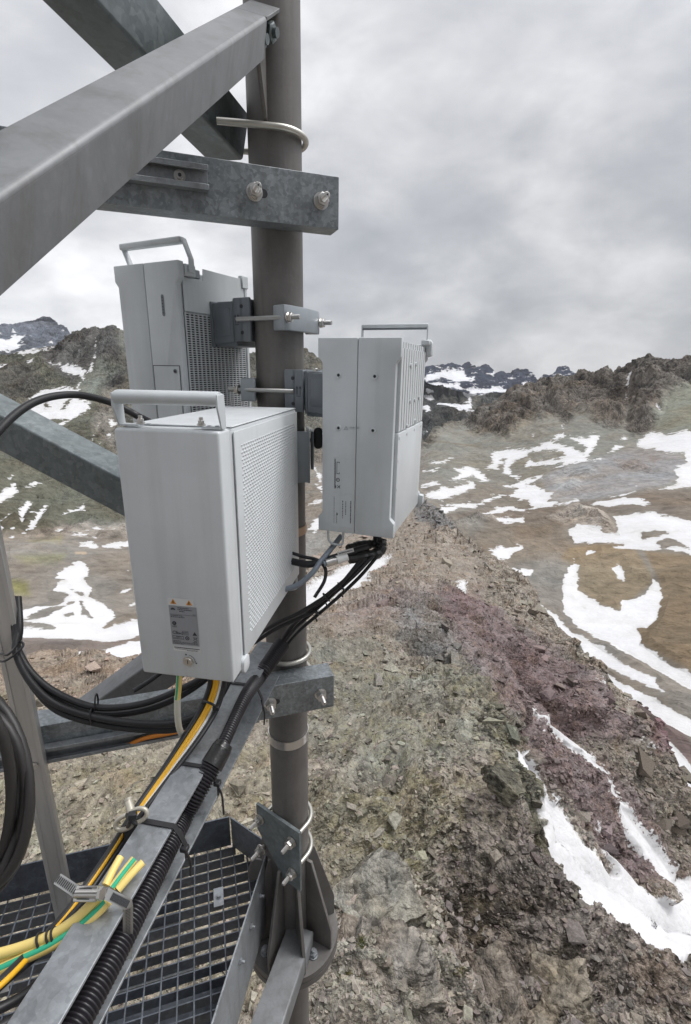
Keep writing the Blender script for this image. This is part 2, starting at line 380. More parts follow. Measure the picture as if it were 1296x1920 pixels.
def relief(P, D, rk, lams):
    wp = P + np.stack([vnoise(P / 1.7, 50 + q) * .45 + vnoise(P / .5, 60 + q) * .12 for q in range(3)], 1); out = np.zeros(len(P)); Qr = wp @ ROT
    for n_, (lam, amp, dep, near) in enumerate(lams):
        Q = Qr / lam * np.array([1, 1, 2.3]); h = (worley(Q, 10 * n_) - .62) * .50
        rd = sum(np.abs(vnoise(Q * .6 * 2 ** o, 7 * n_ + o)) * .5 ** o for o in range(2)); h = h + (.42 - rd) * .55
        if lam < 3:      # dipping beds that break off in small ledges
            u = (wp @ np.array([.50, -.38, .78])) / lam * 1.3 + vnoise(P / (lam * 1.6), 90 + n_) * .9; fr = u - np.floor(u); saw = np.where(fr < .84, fr / .84, (1 - fr) / .16)
            h = h + (saw - .5) * .62 * np.clip(vnoise(P / (lam * 3.1), 95 + n_) * 1.6 + .7, 0, 1.3)
        w_ = 1 - dep + dep * rk
        if near: w_ = w_ * np.clip((D - near * .5) / (near * 1.1), 0, 1)
        out += h * w_ * lam * amp
    return out
def terrain_mat(name, lams, snow_k, snow_s, fine, streak=1.0, snow_col=(.635, .635, .645), lichen=False, fadeL=5.0, facet=.5, smooth_amp=.0, rub=1.0, disp=True, bright=1.02, gully=0):
    m = bpy.data.materials.new(name); m.use_nodes = True; t = m.node_tree; p = t.nodes['Principled BSDF']; m.displacement_method = 'BOTH' if disp else 'BUMP'
    k = t.links
    at_s = nd(t, 'ShaderNodeAttribute', attribute_name='snow'); at_t = nd(t, 'ShaderNodeAttribute', attribute_name='tint'); at_r = nd(t, 'ShaderNodeAttribute', attribute_name='rk')
    tcn = nd(t, 'ShaderNodeTexCoord'); mp = nd(t, 'ShaderNodeMapping'); mp.inputs['Scale'].default_value = (1, 1, streak); k.new(tcn.outputs['Object'], mp.inputs[0]); pos = mp.outputs[0]
    ln = nd(t, 'ShaderNodeVectorMath', operation='LENGTH'); k.new(tcn.outputs['Object'], ln.inputs[0]); dist = ln.outputs['Value']
    # warp
    wn = nd(t, 'ShaderNodeTexNoise', i_Scale=1.0 / lams[0][0], i_Detail=7.0, i_Roughness=.6); k.new(pos, wn.inputs['Vector'])
    ws = nd(t, 'ShaderNodeVectorMath', operation='SCALE'); k.new(wn.outputs[1], ws.inputs[0]); ws.inputs[3].default_value = lams[0][0] * .55
    wa = nd(t, 'ShaderNodeVectorMath', operation='ADD'); k.new(pos, wa.inputs[0]); k.new(ws.outputs[0], wa.inputs[1]); wp = wa.outputs[0]
    h = None; cellc = None
    for lam, amp, rkdep, near in lams:
        sc = nd(t, 'ShaderNodeMapping'); sc.inputs['Scale'].default_value = (1 / lam, 1 / lam, 1 / lam * 1.6); sc.inputs['Rotation'].default_value = (.5, .35, .6); k.new(wp, sc.inputs[0])
        v = nd(t, 'ShaderNodeTexVoronoi', i_Scale=1.0, i_Randomness=1.0); k.new(sc.outputs[0], v.inputs['Vector'])
        v.distance = 'MANHATTAN'
        sx = nd(t, 'ShaderNodeSeparateColor'); k.new(v.outputs['Color'], sx.inputs[0])
        nz = nd(t, 'ShaderNodeTexNoise', i_Scale=.55, i_Detail=6.0, i_Roughness=.62); k.new(sc.outputs[0], nz.inputs['Vector'])
        rd = mth(t, 'ABSOLUTE', mth(t, 'SUBTRACT', nz.outputs[0], .5))                     # creased, ridged part
        hh = mth(t, 'ADD', mth(t, 'MULTIPLY', mth(t, 'SUBTRACT', .75, v.outputs['Distance']), .62), mth(t, 'MULTIPLY', mth(t, 'SUBTRACT', .12, rd), 2.2))
        # roughness: rkdep says how far this scale belongs to craggy ground only
        wgt = mth(t, 'ADD', mth(t, 'MULTIPLY', at_r.outputs['Fac'], rkdep), 1 - rkdep)
        hh = mth(t, 'MULTIPLY', mth(t, 'MULTIPLY', hh, wgt), lam * amp)
        if near > 0:   # do not heave the ground right under the tower with the largest scales
            f = nd(t, 'ShaderNodeMapRange', i_1=near * .5, i_2=near * 1.6); k.new(dist, f.inputs[0]); hh = mth(t, 'MULTIPLY', hh, f.outputs[0])
        h = hh if h is None else mth(t, 'ADD', h, hh)
        c1 = mth(t, 'MULTIPLY', mth(t, 'SUBTRACT', sx.outputs[1], .5), .62 * rub); cellc = c1 if cellc is None else mth(t, 'ADD', cellc, mth(t, 'MULTIPLY', c1, .8))
    if gully:
        gm_ = nd(t, 'ShaderNodeMapping'); gm_.inputs['Scale'].default_value = (1 / gully, .14 / gully, .22 / gully); k.new(wp, gm_.inputs[0])
        gn = nd(t, 'ShaderNodeTexNoise', i_Scale=1.0, i_Detail=6.0, i_Roughness=.58); k.new(gm_.outputs[0], gn.inputs['Vector'])
        gr_ = mth(t, 'ABSOLUTE', mth(t, 'SUBTRACT', gn.outputs[0], .5)); gw = mth(t, 'ADD', mth(t, 'MULTIPLY', at_r.outputs['Fac'], .96), .04)
        h = mth(t, 'ADD', h, mth(t, 'MULTIPLY', mth(t, 'MULTIPLY', mth(t, 'SUBTRACT', gr_, .08), gw), gully * 1.6)); cellc = mth(t, 'ADD', cellc, mth(t, 'MULTIPLY', mth(t, 'SUBTRACT', gr_, .08), 2.6))
    # snow mask
    sn = nd(t, 'ShaderNodeTexNoise', i_Scale=1.0 / lams[-1][0] * .35, i_Detail=8.0, i_Roughness=.62); k.new(pos, sn.inputs['Vector'])
    s = mth(t, 'ADD', at_s.outputs['Fac'], mth(t, 'MULTIPLY', mth(t, 'SUBTRACT', sn.outputs[0], .5), snow_k)); s = mth(t, 'MULTIPLY', s, snow_s, clamp=True)
    dm = nd(t, 'ShaderNodeMapRange', i_1=-13.0, i_2=3.0, i_3=1.0, i_4=.08); k.new(at_s.outputs['Fac'], dm.inputs[0]); hs = mth(t, 'MULTIPLY', h, dm.outputs[0])
    sdn = nd(t, 'ShaderNodeTexNoise', i_Scale=1.0 / lams[-1][0] * .22, i_Detail=5.0, i_Roughness=.55); k.new(pos, sdn.inputs['Vector'])
    hs = mth(t, 'ADD', hs, mth(t, 'MULTIPLY', mth(t, 'MULTIPLY', mth(t, 'SUBTRACT', sdn.outputs[0], .5), mth(t, 'SUBTRACT', 1.0, dm.outputs[0])), lams[-1][0] * .7))
    hs = mth(t, 'ADD', hs, mth(t, 'MULTIPLY', s, 0.0))
    dp = nd(t, 'ShaderNodeDisplacement', i_Midlevel=0.0, i_Scale=1.0); k.new(hs, dp.inputs['Height'])
    k.new(dp.outputs[0], t.nodes['Material Output'].inputs['Displacement'])
    # rock colour: tint x cell variation x multi-scale mottling
    f1 = nd(t, 'ShaderNodeTexNoise', i_Scale=fine, i_Detail=12.0, i_Roughness=.68); k.new(pos, f1.inputs['Vector'])
    f2 = nd(t, 'ShaderNodeTexNoise', i_Scale=fine * .09, i_Detail=6.0, i_Roughness=.6, i_Distortion=.6); k.new(pos, f2.inputs['Vector'])
    v = mth(t, 'ADD', mth(t, 'MULTIPLY', mth(t, 'SUBTRACT', f1.outputs[0], .5), 3.2), mth(t, 'MULTIPLY', mth(t, 'SUBTRACT', f2.outputs[0], .5), 1.5))
    v = mth(t, 'MULTIPLY', mth(t, 'ADD', v, cellc), mth(t, 'ADD', mth(t, 'MULTIPLY', at_r.outputs['Fac'], .62), .38)); v = mth(t, 'ADD', v, bright); v = mth(t, 'MAXIMUM', v, .28)
    sc2 = nd(t, 'ShaderNodeVectorMath', operation='SCALE'); k.new(at_t.outputs['Vector'], sc2.inputs[0]); k.new(v, sc2.inputs[3])
    hue = ramp(t, f2.outputs[0], [(.35, (1.07, .99, .90)), (.5, (1, 1, 1)), (.66, (.94, 1.0, 1.04))])
    c = mixc(t, 1.0, sc2.outputs[0], hue, 'MULTIPLY')
    if lichen:
        la = nd(t, 'ShaderNodeAttribute', attribute_name='lichen')
        l1 = nd(t, 'ShaderNodeTexNoise', i_Scale=7.0, i_Detail=10.0, i_Roughness=.72); k.new(tcn.outputs['Object'], l1.inputs['Vector'])
        l2 = nd(t, 'ShaderNodeTexNoise', i_Scale=1.1, i_Detail=4.0, i_Roughness=.6); k.new(tcn.outputs['Object'], l2.inputs['Vector'])
        g = mth(t, 'MULTIPLY', mth(t, 'SUBTRACT', mth(t, 'ADD', mth(t, 'MULTIPLY', l1.outputs[0], .7), mth(t, 'MULTIPLY', l2.outputs[0], .45)), .57), 9.0, clamp=True)
        c = mixc(t, mth(t, 'MULTIPLY', mth(t, 'MULTIPLY', g, la.outputs['Fac']), .36), c, (.23, .21, .09))
        # pale lichen crust on the rocks
        l3 = nd(t, 'ShaderNodeTexNoise', i_Scale=24.0, i_Detail=6.0, i_Roughness=.7); k.new(tcn.outputs['Object'], l3.inputs['Vector'])
        g3 = mth(t, 'MULTIPLY', mth(t, 'SUBTRACT', l3.outputs[0], .57), 10.0, clamp=True)
        c = mixc(t, mth(t, 'MULTIPLY', mth(t, 'MULTIPLY', g3, la.outputs['Fac']), .5), c, (.36, .36, .30))
    sv = ramp(t, f2.outputs[0], [(.3, (snow_col[0] * .90, snow_col[1] * .90, snow_col[2] * .91)), (.6, snow_col)])
    dn = nd(t, 'ShaderNodeTexNoise', i_Scale=fine * .35, i_Detail=9.0, i_Roughness=.7, i_Distortion=.8); k.new(pos, dn.inputs['Vector'])
    dirt = ramp(t, dn.outputs[0], [(.40, (1, 1, 1)), (.60, (.93, .92, .90)), (.74, (.72, .69, .64))]); sv = mixc(t, 1.0, sv, dirt, 'MULTIPLY')
    rim = mth(t, 'MULTIPLY', mth(t, 'SUBTRACT', 9.0, at_s.outputs['Fac']), .06, clamp=True); sv = mixc(t, mth(t, 'MULTIPLY', rim, mth(t, 'MULTIPLY', dn.outputs[0], .9)), sv, (.40, .38, .35))
    k.new(mixc(t, s, c, sv), p.inputs['Base Color'])
    k.new(mth(t, 'SUBTRACT', .95, mth(t, 'MULTIPLY', s, .3)), p.inputs['Roughness']); p.inputs['Specular IOR Level'].default_value = .15
    return m

# --- loose stones: real little rocks strewn over the ridge
stone_m = mat('loose_stone', (.2, .18, .15), .95, 0, spec=.15)
def _sm(t, p):
    a_ = nd(t, 'ShaderNodeAttribute', attribute_name='tint'); n_ = noise(t, 30, 10, .7, 0)
    c_ = ramp(t, n_, [(.3, .55), (.5, 1.0), (.7, 1.5)]); t.links.new(mixc(t, 1.0, a_.outputs['Color'], c_, 'MULTIPLY'), p.inputs['Base Color']); bump(t, p, n_, .6, .02)
_sm(stone_m.node_tree, stone_m.node_tree.nodes['Principled BSDF'])
def STONES():
    P, X, Y, sn, col, rr = RG; rg = np.random.default_rng(11)
    V0 = np.array([(x, y, z) for x in (-.75, .75) for y in (-.75, .75) for z in (-.75, .75)] + [(0, 0, 1.0), (0, 0, -1.)])
    F0 = np.array([(0, 2, 3), (0, 3, 1), (4, 5, 7), (4, 7, 6), (0, 1, 5), (0, 5, 4), (2, 6, 7), (2, 7, 3), (1, 3, 8), (3, 7, 8), (7, 5, 8), (5, 1, 8), (0, 4, 9), (4, 6, 9), (6, 2, 9), (2, 0, 9)])
    ok = (X > -300) & (X < 1560) & (Y < 2200) & (sn < -3); ok[-18:] = False; idx = np.flatnonzero(ok.ravel())
    def scatter(name, n, px0, px1, powr, flat, sub, names):
        i = rg.choice(idx, n); p = P.reshape(-1, 3)[i]; d = np.linalg.norm(p, axis=1); px = px0 + (px1 - px0) * rg.random(n) ** powr
        keep = rg.random(n) < (.35 + .65 * np.clip(rr.ravel()[i], 0, 1)); i, p, d, px = i[keep], p[keep], d[keep], px[keep]; n = len(i)
        r = px * d / FPX * .5; nv = len(V0); A = np.empty((n, nv, 3))
        sc = np.stack([.7 + .8 * rg.random(n), .6 + .5 * rg.random(n), flat * (.7 + .6 * rg.random(n))], 1)
        v = (V0[None] + .62 * (rg.random((n, nv, 3)) - .5)) * sc[:, None]
        # chisel: clip along two random planes for flat broken faces
        for _ in range(2):
            q = rg.normal(size=(n, 3)); q /= np.linalg.norm(q, axis=1, keepdims=True); dd = np.einsum('nvk,nk->nv', v, q); ex = np.maximum(dd - .42, 0); v = v - ex[..., None] * q[:, None]
        a = rg.random(n) * 6.283; tl = (rg.random(n) - .5) * 1.1; ca, sa, ct, st = np.cos(a), np.sin(a), np.cos(tl), np.sin(tl)
        x, y, z = v[..., 0], v[..., 1] * ct[:, None] - v[..., 2] * st[:, None], v[..., 1] * st[:, None] + v[..., 2] * ct[:, None]
        A[..., 0] = x * ca[:, None] - y * sa[:, None]; A[..., 1] = x * sa[:, None] + y * ca[:, None]; A[..., 2] = z
        A = A * r[:, None, None] + p[:, None]; A[..., 2] += (r * .12)[:, None]
        F = (F0[None] + (np.arange(n) * nv)[:, None, None]).reshape(-1, 3).astype(np.int32)
        me = bpy.data.meshes.new(name); me.vertices.add(n * nv); me.vertices.foreach_set('co', A.reshape(-1).astype(np.float32)); me.loops.add(F.size); me.loops.foreach_set('vertex_index', F.ravel())
        me.polygons.add(len(F)); me.polygons.foreach_set('loop_start', np.arange(0, F.size, 3, dtype=np.int32)); me.polygons.foreach_set('use_smooth', np.zeros(len(F), bool)); me.update(calc_edges=True)
        tn = np.concatenate([col.reshape(-1, 3)[np.minimum(i, col.size // 3 - 1)] * (.6 + .85 * rg.random((n, 1))) * (1 + .10 * (rg.random((n, 3)) - .5)), np.ones((n, 1))], 1)
        me.attributes.new('tint', 'FLOAT_COLOR', 'POINT').data.foreach_set('color', np.repeat(tn, nv, 0).ravel().astype(np.float32))
        me.materials.append(stone_m); o = bpy.data.objects.new(name, me); COL.objects.link(o)
        tag(o, names[0], names[1], kind='stuff')
    scatter('loose_stones', 46000, 2.6, 11.0, 3.2, .42, 1, ('small broken grey brown stones strewn over the rocky ridge', 'stones'))
    scatter('rock_blocks', 900, 12.0, 34.0, 3.0, .42, 1, ('larger angular rock blocks lying among the stones of the ridge', 'rocks'))

# --- the ridge the tower stands on
edge = [(850, 1255), (870, 1278), (912, 1318), (952, 1369), (969, 1409), (997, 1474), (1030, 1545), (1037, 1580), (1065, 1604), (1094, 1644), (1173, 1695), (1247, 1755), (1296, 1763), (1500, 1820), (2300, 2000)]
crest = [(-900, 1260), (-200, 1243), (20, 1240), (80, 1236), (110, 1232), (160, 1236), (200, 1243), (212, 1252), (300, 1225), (450, 1170), (560, 1080), (600, 1040), (640, 1012), (700, 990), (745, 962), (768, 946), (780, 938), (792, 936), (806, 944), (818, 950), (832, 966), (852, 992), (878, 1017), (912, 1045), (957, 1074), (991, 1096), (1014, 1122), (1031, 1148), (1054, 1182), (1088, 1216), (1105, 1233), (1122, 1250), (1162, 1295), (1202, 1335), (1216, 1363), (1222, 1400), (1228, 1437), (1253, 1465), (1281, 1500), (1296, 1513), (1500, 1640), (2300, 1900)]
near_pts = [(-900, 2300, -3.3), (-300, 2300, -3.4), (300, 2300, -3.4), (900, 2300, -3.6), (1500, 2300, -4.2), (2300, 2300, -5),
    (-900, 1900, -3.9), (-300, 1900, -3.8), (300, 1900, -3.7), (650, 1900, -3.6), (900, 1900, -3.9), (1200, 1900, -4.7), (1500, 1950, -5.6), (2300, 2050, -7),
    (-300, 1650, -4.1), (100, 1650, -4.0), (400, 1650, -3.9), (650, 1650, -3.7), (850, 1650, -4.0), (1000, 1690, -4.8), (1150, 1760, -5.3),
    (-300, 1450, -4.7), (100, 1450, -4.6), (400, 1450, -4.3), (650, 1450, -4.1), (850, 1430, -4.25), (950, 1480, -4.5),
    (-300, 1320, -6), (100, 1320, -6), (400, 1320, -5.2), (650, 1300, -4.7), (850, 1320, -4.7)]
PLN = (-14.17, -.70, .572)
def onplane(x, y):
    r = ray(x, y); return (x, y, PLN[0] / (1 - PLN[1] * r[0] / r[2] - PLN[2] * r[1] / r[2]))
far_pts = [p for p in near_pts if p[0] < 800] + [(-900, 1275, -8.5), (-200, 1252, -8.8), (100, 1245, -9), (300, 1230, -8.6), (500, 1170, -9), (600, 1180, -7.2), (650, 1210, -6.3), (760, 1230, -6.4), (760, 1300, -5.6), (850, 1180, -8),
    (600, 1080, -13), (700, 1060, -13), (800, 1050, -12), (900, 1080, -13), (640, 1015, -26), (740, 975, -25), (790, 945, -24), (850, 1000, -18),
    (850, 1400, -7), (950, 1200, -10), (1000, 1120, -14), (850, 1550, -8)] + [onplane(x, y) for x, y in ((970, 1260), (1000, 1300), (1050, 1380), (1050, 1450), (1100, 1530), (1100, 1600), (1200, 1700), (1296, 1740), (1100, 1300), (1150, 1450), (1250, 1600), (1150, 1340), (1200, 1400), (1290, 1530), (960, 1450), (950, 1600), (1000, 1800), (1150, 1900), (1500, 1850), (1500, 1700), (1400, 2100), (2300, 2050))] + [(1060, 1215, -14.2)]
def zl(pts):   # heights -> log distance
    return [math.log(z * np.linalg.norm(ray(x, y)) / ray(x, y)[2]) for x, y, z in pts]
def ridge_l(X, Y):
    a = tps([p[:2] for p in near_pts], zl(near_pts), X, Y); b = tps([p[:2] for p in far_pts], zl(far_pts), X, Y)
    ye = np.interp(X, *zip(*([(-900, 1300), (500, 1300), (700, 1290)] + edge)))
    soft = np.interp(X, [700, 850, 930], [60, 30, 3.]); s = np.clip((Y - ye) / soft * .5 + .5, 0, 1); s = s * s * (3 - 2 * s)
    return a * s + b * (1 - s)
xs = axis(-60, 1340, 1.75, -900, 2300, 14)
rows = np.concatenate([np.linspace(0, .24, 30)[:-1], np.linspace(.24, 1, 520)])
ridge_snow = [A3([(-60, 190), (28, 180), (60, 160), (130, 120), (200, 90), (308, 73), (285, 105), (260, 130), (200, 190), (150, 215), (110, 235), (90, 265), (28, 275), (-80, 300)]),
    A3([(520, 155), (555, 152), (568, 185), (545, 178)]), A3([(965, 520), (975, 520), (996, 545), (980, 540)]), A3([(798, 632), (806, 632), (818, 652), (810, 650)]),
    A4([(720, 15), (770, 60), (800, 108), (815, 150), (845, 165), (860, 190), (890, 240), (920, 290), (950, 320), (985, 350), (1020, 395), (1037, 420), (1052, 422), (1045, 385), (1020, 335), (1050, 355), (1090, 400), (1130, 450), (1165, 490), (1205, 518), (1215, 505), (1190, 450), (1165, 405), (1130, 355), (1085, 300), (1060, 240), (1020, 170), (1000, 95), (960, 72), (930, 25), (900, 15), (850, -25), (830, -69), (770, -141), (780, -139), (860, -64), (930, -14), (970, 31), (1010, 106), (1045, 166), (1090, 225), (1140, 290), (1180, 340), (1220, 400), (1240, 440), (1270, 428), (1296, 432), (1500, 560), (2300, 900), (2300, 1300), (1296, 720), (1210, 720), (1000, 620), (830, 500), (780, 380), (800, 250), (760, 130), (700, 60)]),
    A4([(985, 250), (995, 252), (1008, 285), (997, 280)]), A3([(1085, 690), (1095, 695), (1125, 725), (1112, 728)])]
ridge_holes = [A4([(800, 130), (830, 160), (850, 190), (835, 185), (812, 155)])]
GB = (.200, .170, .138)
purple = A3([(440, 190), (520, 190), (600, 190), (690, 240), (760, 300), (840, 370), (900, 410), (960, 480), (1010, 560), (1060, 600), (1120, 680), (1180, 780), (1240, 900), (1296, 1010), (1300, 1150), (1100, 1150), (900, 900), (760, 760), (700, 640), (620, 520), (560, 430), (500, 320), (470, 260)])
T_r = [([(-900, 1200), (560, 1200), (560, 1320), (250, 1340), (-900, 1340)], (.225, .175, .130), 40),
    ([(560, 960), (800, 930), (900, 1040), (960, 1120), (800, 1110), (560, 1180)], (.215, .178, .142), 30),
    (A3([(140, 270), (320, 190), (440, 190), (440, 260), (250, 300), (80, 330)]), (.190, .145, .130), 26),
    (purple, (.150, .112, .106), 18),
    (A3([(480, 195), (590, 190), (640, 250), (560, 270), (500, 260)]), (.148, .098, .094), 22),
    (A3([(620, 330), (760, 380), (900, 520), (1000, 700), (900, 640), (700, 480)]), (.128, .090, .087), 30),
    (A3([(320, 240), (420, 210), (480, 300), (600, 420), (640, 520), (560, 520), (440, 440), (330, 340)]), (.148, .135, .125), 24),
    (A3([(560, 30), (640, 90), (800, 220), (960, 400), (1160, 640), (1150, 740), (1060, 600), (900, 420), (760, 310), (620, 200)]), (.195, .165, .132), 12),
    (A4([(900, -20), (1000, 60), (1130, 230), (1210, 380), (1296, 470), (1400, 500), (1400, 250), (1296, 110), (1150, -20)]), (.165, .140, .112), 20),
    (A1([(-20, 700), (60, 735), (110, 775), (150, 840), (210, 910), (120, 900), (60, 860), (0, 850)]), (.135, .128, .122), 6),
    ([(1180, 1330), (1232, 1335), (1240, 1420), (1200, 1420)], (.125, .075, .075), 12),
    (edge[:8] + [(1000, 1560), (900, 1450), (850, 1340), (700, 1300)], (.130, .122, .092), 26),
    ([(560, 1200), (700, 1200), (850, 1290), (930, 1420), (700, 1500), (560, 1420)], (.180, .165, .130), 60),
    ([(850, 1480), (1040, 1570), (1300, 1780), (1300, 1950), (900, 1950), (830, 1700)], (.150, .126, .108), 40),
    ([(-100, 1450), (560, 1400), (560, 1900), (-100, 1900)], (.235, .205, .150), 60),
    ([(590, 1650), (860, 1620), (870, 1800), (800, 1950), (560, 1950)], (.220, .195, .158), 40),
    ([(560, 1500), (700, 1480), (850, 1500), (830, 1640), (600, 1640)], (.190, .172, .128), 40)]
RK = [([(-900, 900), (2300, 900), (2300, 2300), (-900, 2300)], .38, 2),
    (A3([(300, 200), (500, 180), (760, 300), (1160, 640), (1400, 1000), (1400, 1400), (700, 1400), (560, 900), (300, 500)]), .85, 40),
    ([(600, 1500), (850, 1400), (1040, 1560), (1300, 1760), (1300, 2000), (600, 2000)], 1.0, 50), ([(800, 1480), (1040, 1560), (1300, 1760), (1300, 2000), (860, 2000), (820, 1700)], 2.1, 50), ([(850, 1290), (960, 1390), (1035, 1560), (960, 1560), (880, 1420)], 1.6, 20),
    (A3([(560, 20), (700, 110), (960, 400), (1170, 650), (1296, 880), (1296, 1010), (1120, 740), (900, 420), (640, 200)]), 1.35, 14),
    (A3([(400, -120), (470, -60), (560, 30), (460, 30)]), 2.0, 12)]
LI = [([(-200, 1380), (600, 1330), (620, 1700), (-200, 1700)], .8, 80), ([(570, 1230), (860, 1250), (960, 1420), (880, 1600), (700, 1750), (570, 1750)], 1.0, 60),
      (edge[:8] + [(930, 1560), (850, 1400), (800, 1290)], 1.0, 20), ([(560, 1600), (1000, 1650), (1200, 2000), (500, 2000)], .45, 60)]
ridge_m = terrain_mat('ridge_rock', [(.5, .10, .3, 0), (.16, .26, .3, 0), (.05, .30, .1, 0)], 34, .45, 14.0, 1.0, lichen=True, disp=False)
RG = sheet('rocky_ridge', xs, crest, [(-900, 2300), (2300, 2300)], rows, ridge_l, ridge_snow, ridge_holes, T_r, GB, RK, ridge_m, lich=LI, back=(.012, 16, .9), lams=[(7.0, .16, .75, 16), (2.4, .30, .7, 5), (.8, .42, .65, 0), (.28, .42, .45, 0), (.10, .40, .2, 0)])
STONES()

# --- the valleys on both sides and the brown mountains that close them
vcrest = [(-900, 620), (-300, 640), (0, 668), (27, 663), (60, 655), (100, 645), (131, 625), (155, 618), (187, 618), (199, 611), (212, 616), (223, 625), (300, 640), (400, 650), (470, 662), (568, 650), (582, 657), (600, 680), (640, 720), (700, 770), (760, 815), (790, 836), (800, 830), (832, 799), (880, 789), (899, 767), (927, 755), (951, 740), (979, 724), (1011, 711), (1043, 706), (1083, 704), (1118, 700), (1134, 694), (1150, 698), (1174, 692), (1194, 678), (1218, 667), (1242, 674), (1270, 676), (1288, 672), (1300, 676), (1500, 650), (2300, 600)]
v_pts = [(1500, 1800, 75), (2300, 1800, 75), (1296, 1600, 105), (1500, 1500, 140), (2300, 1500, 140), (1296, 1450, 155), (1000, 1450, 170), (600, 1500, 180), (100, 1500, 150), (-900, 1500, 140), (-900, 1800, 90), (600, 1800, 100),
    (1250, 1350, 190), (1150, 1250, 260), (1500, 1300, 220), (1100, 1150, 360), (1296, 1150, 350), (1500, 1150, 340), (2300, 1150, 330), (1000, 1080, 430), (1200, 1020, 520), (1500, 1000, 560),
    (850, 960, 640), (1000, 940, 720), (1200, 920, 700), (1500, 920, 700), (2300, 920, 650), (820, 880, 950), (1000, 880, 950), (1100, 850, 1000), (1296, 860, 900), (1500, 850, 900),
    (820, 830, 1250), (1000, 780, 1450), (1200, 790, 1350), (1400, 790, 1250), (860, 800, 1650), (940, 745, 1750), (1000, 718, 1800), (1100, 700, 1750), (1200, 668, 1650), (1296, 672, 1600), (1500, 650, 1550), (2300, 600, 1500),
    (0, 1240, 260), (250, 1220, 260), (500, 1200, 280), (-900, 1240, 250), (100, 1100, 400), (100, 1000, 620), (-300, 1000, 600), (-900, 950, 700), (100, 930, 850), (400, 950, 800), (600, 1000, 600), (700, 950, 700),
    (100, 850, 1100), (100, 750, 1500), (100, 650, 2100), (0, 668, 2100), (200, 612, 2000), (-300, 640, 2200), (-900, 620, 2200), (470, 662, 2200), (580, 655, 2200), (600, 850, 1300), (700, 780, 1700), (760, 815, 1600)]
v_snow = [A1(p) for p in [
    [(355, 525), (430, 505), (540, 510), (600, 480), (640, 470), (665, 430), (700, 430), (705, 445), (650, 475), (700, 492), (740, 500), (790, 525), (805, 500), (780, 485), (740, 465), (725, 450), (800, 455), (830, 440), (870, 445), (850, 490), (810, 545), (805, 560), (870, 550), (870, 556), (760, 575), (640, 600), (690, 575), (560, 588), (510, 592), (530, 560), (525, 545), (470, 560), (440, 590), (455, 622), (490, 640), (480, 655), (420, 625), (380, 605), (350, 602), (320, 602), (360, 575)],
    [(60, 575), (120, 560), (175, 545), (130, 575), (70, 580)], [(155, 660), (210, 625), (185, 603), (260, 585), (300, 610), (350, 655), (310, 663), (270, 635), (200, 657)],
    [(40, 720), (120, 690), (200, 680), (270, 660), (285, 690), (230, 715), (120, 750), (60, 745)],
    [(415, 690), (500, 655), (600, 632), (590, 650), (520, 680), (560, 675), (600, 700), (645, 715), (625, 750), (690, 760), (560, 785), (540, 780), (530, 745), (440, 740), (440, 715), (480, 693)],
    [(115, 775), (200, 765), (290, 765), (350, 730), (440, 715), (360, 748), (290, 780), (200, 790), (140, 810), (115, 800)],
    [(310, 820), (380, 785), (440, 775), (480, 790), (620, 770), (760, 740), (750, 755), (560, 790), (440, 800), (340, 820)],
    [(820, 765), (900, 745), (1000, 738), (1080, 745), (1120, 772), (1000, 772), (880, 772)],
    [(1035, 480), (1110, 425), (1150, 430), (1180, 440), (1270, 420), (1400, 430), (1700, 460), (1700, 690), (1296, 690), (1120, 702), (1230, 670), (1235, 640), (1215, 600), (1280, 570), (1260, 530), (1180, 525), (1090, 503), (1040, 495)],
    [(715, 890), (760, 860), (860, 875), (900, 905), (960, 910), (935, 830), (1000, 815), (1100, 803), (1200, 820), (1296, 848), (1500, 860), (1700, 900), (1700, 1100), (1400, 1060), (1270, 995), (1200, 985), (1100, 985), (900, 978), (980, 962), (860, 950), (740, 955)],
    [(340, 985), (400, 965), (500, 965), (512, 975), (460, 1000), (440, 1025), (390, 1030), (370, 1005)], [(380, 830), (510, 825), (505, 850), (420, 862), (390, 855)],
    [(905, 525), (940, 490), (980, 485), (990, 495), (940, 515)], [(960, 470), (980, 438), (1000, 450), (985, 468)], [(990, 215), (1000, 165), (1025, 135), (1012, 180), (1002, 215)],
    [(982, 280), (990, 248), (998, 265), (1008, 275), (992, 275)], [(1137, 315), (1150, 310), (1160, 335), (1148, 330)], [(683, 393), (694, 390), (690, 418)], [(795, 1015), (810, 990), (850, 985), (840, 1005)],
    [(430, 1065), (460, 1065), (500, 1095), (500, 1075), (550, 1080), (555, 1120), (530, 1115), (480, 1120)], [(25, 605), (110, 605), (100, 613), (30, 620)], [(25, 672), (80, 660), (110, 672), (60, 685), (25, 685)],
    [(910, 730), (1000, 712), (1032, 706), (1000, 722), (930, 735)], [(730, 750), (765, 740), (760, 753)], [(1020, 690), (1050, 668), (1040, 690)], [(545, 445), (558, 445), (555, 455)], [(575, 1065), (592, 1063), (588, 1072)]]]
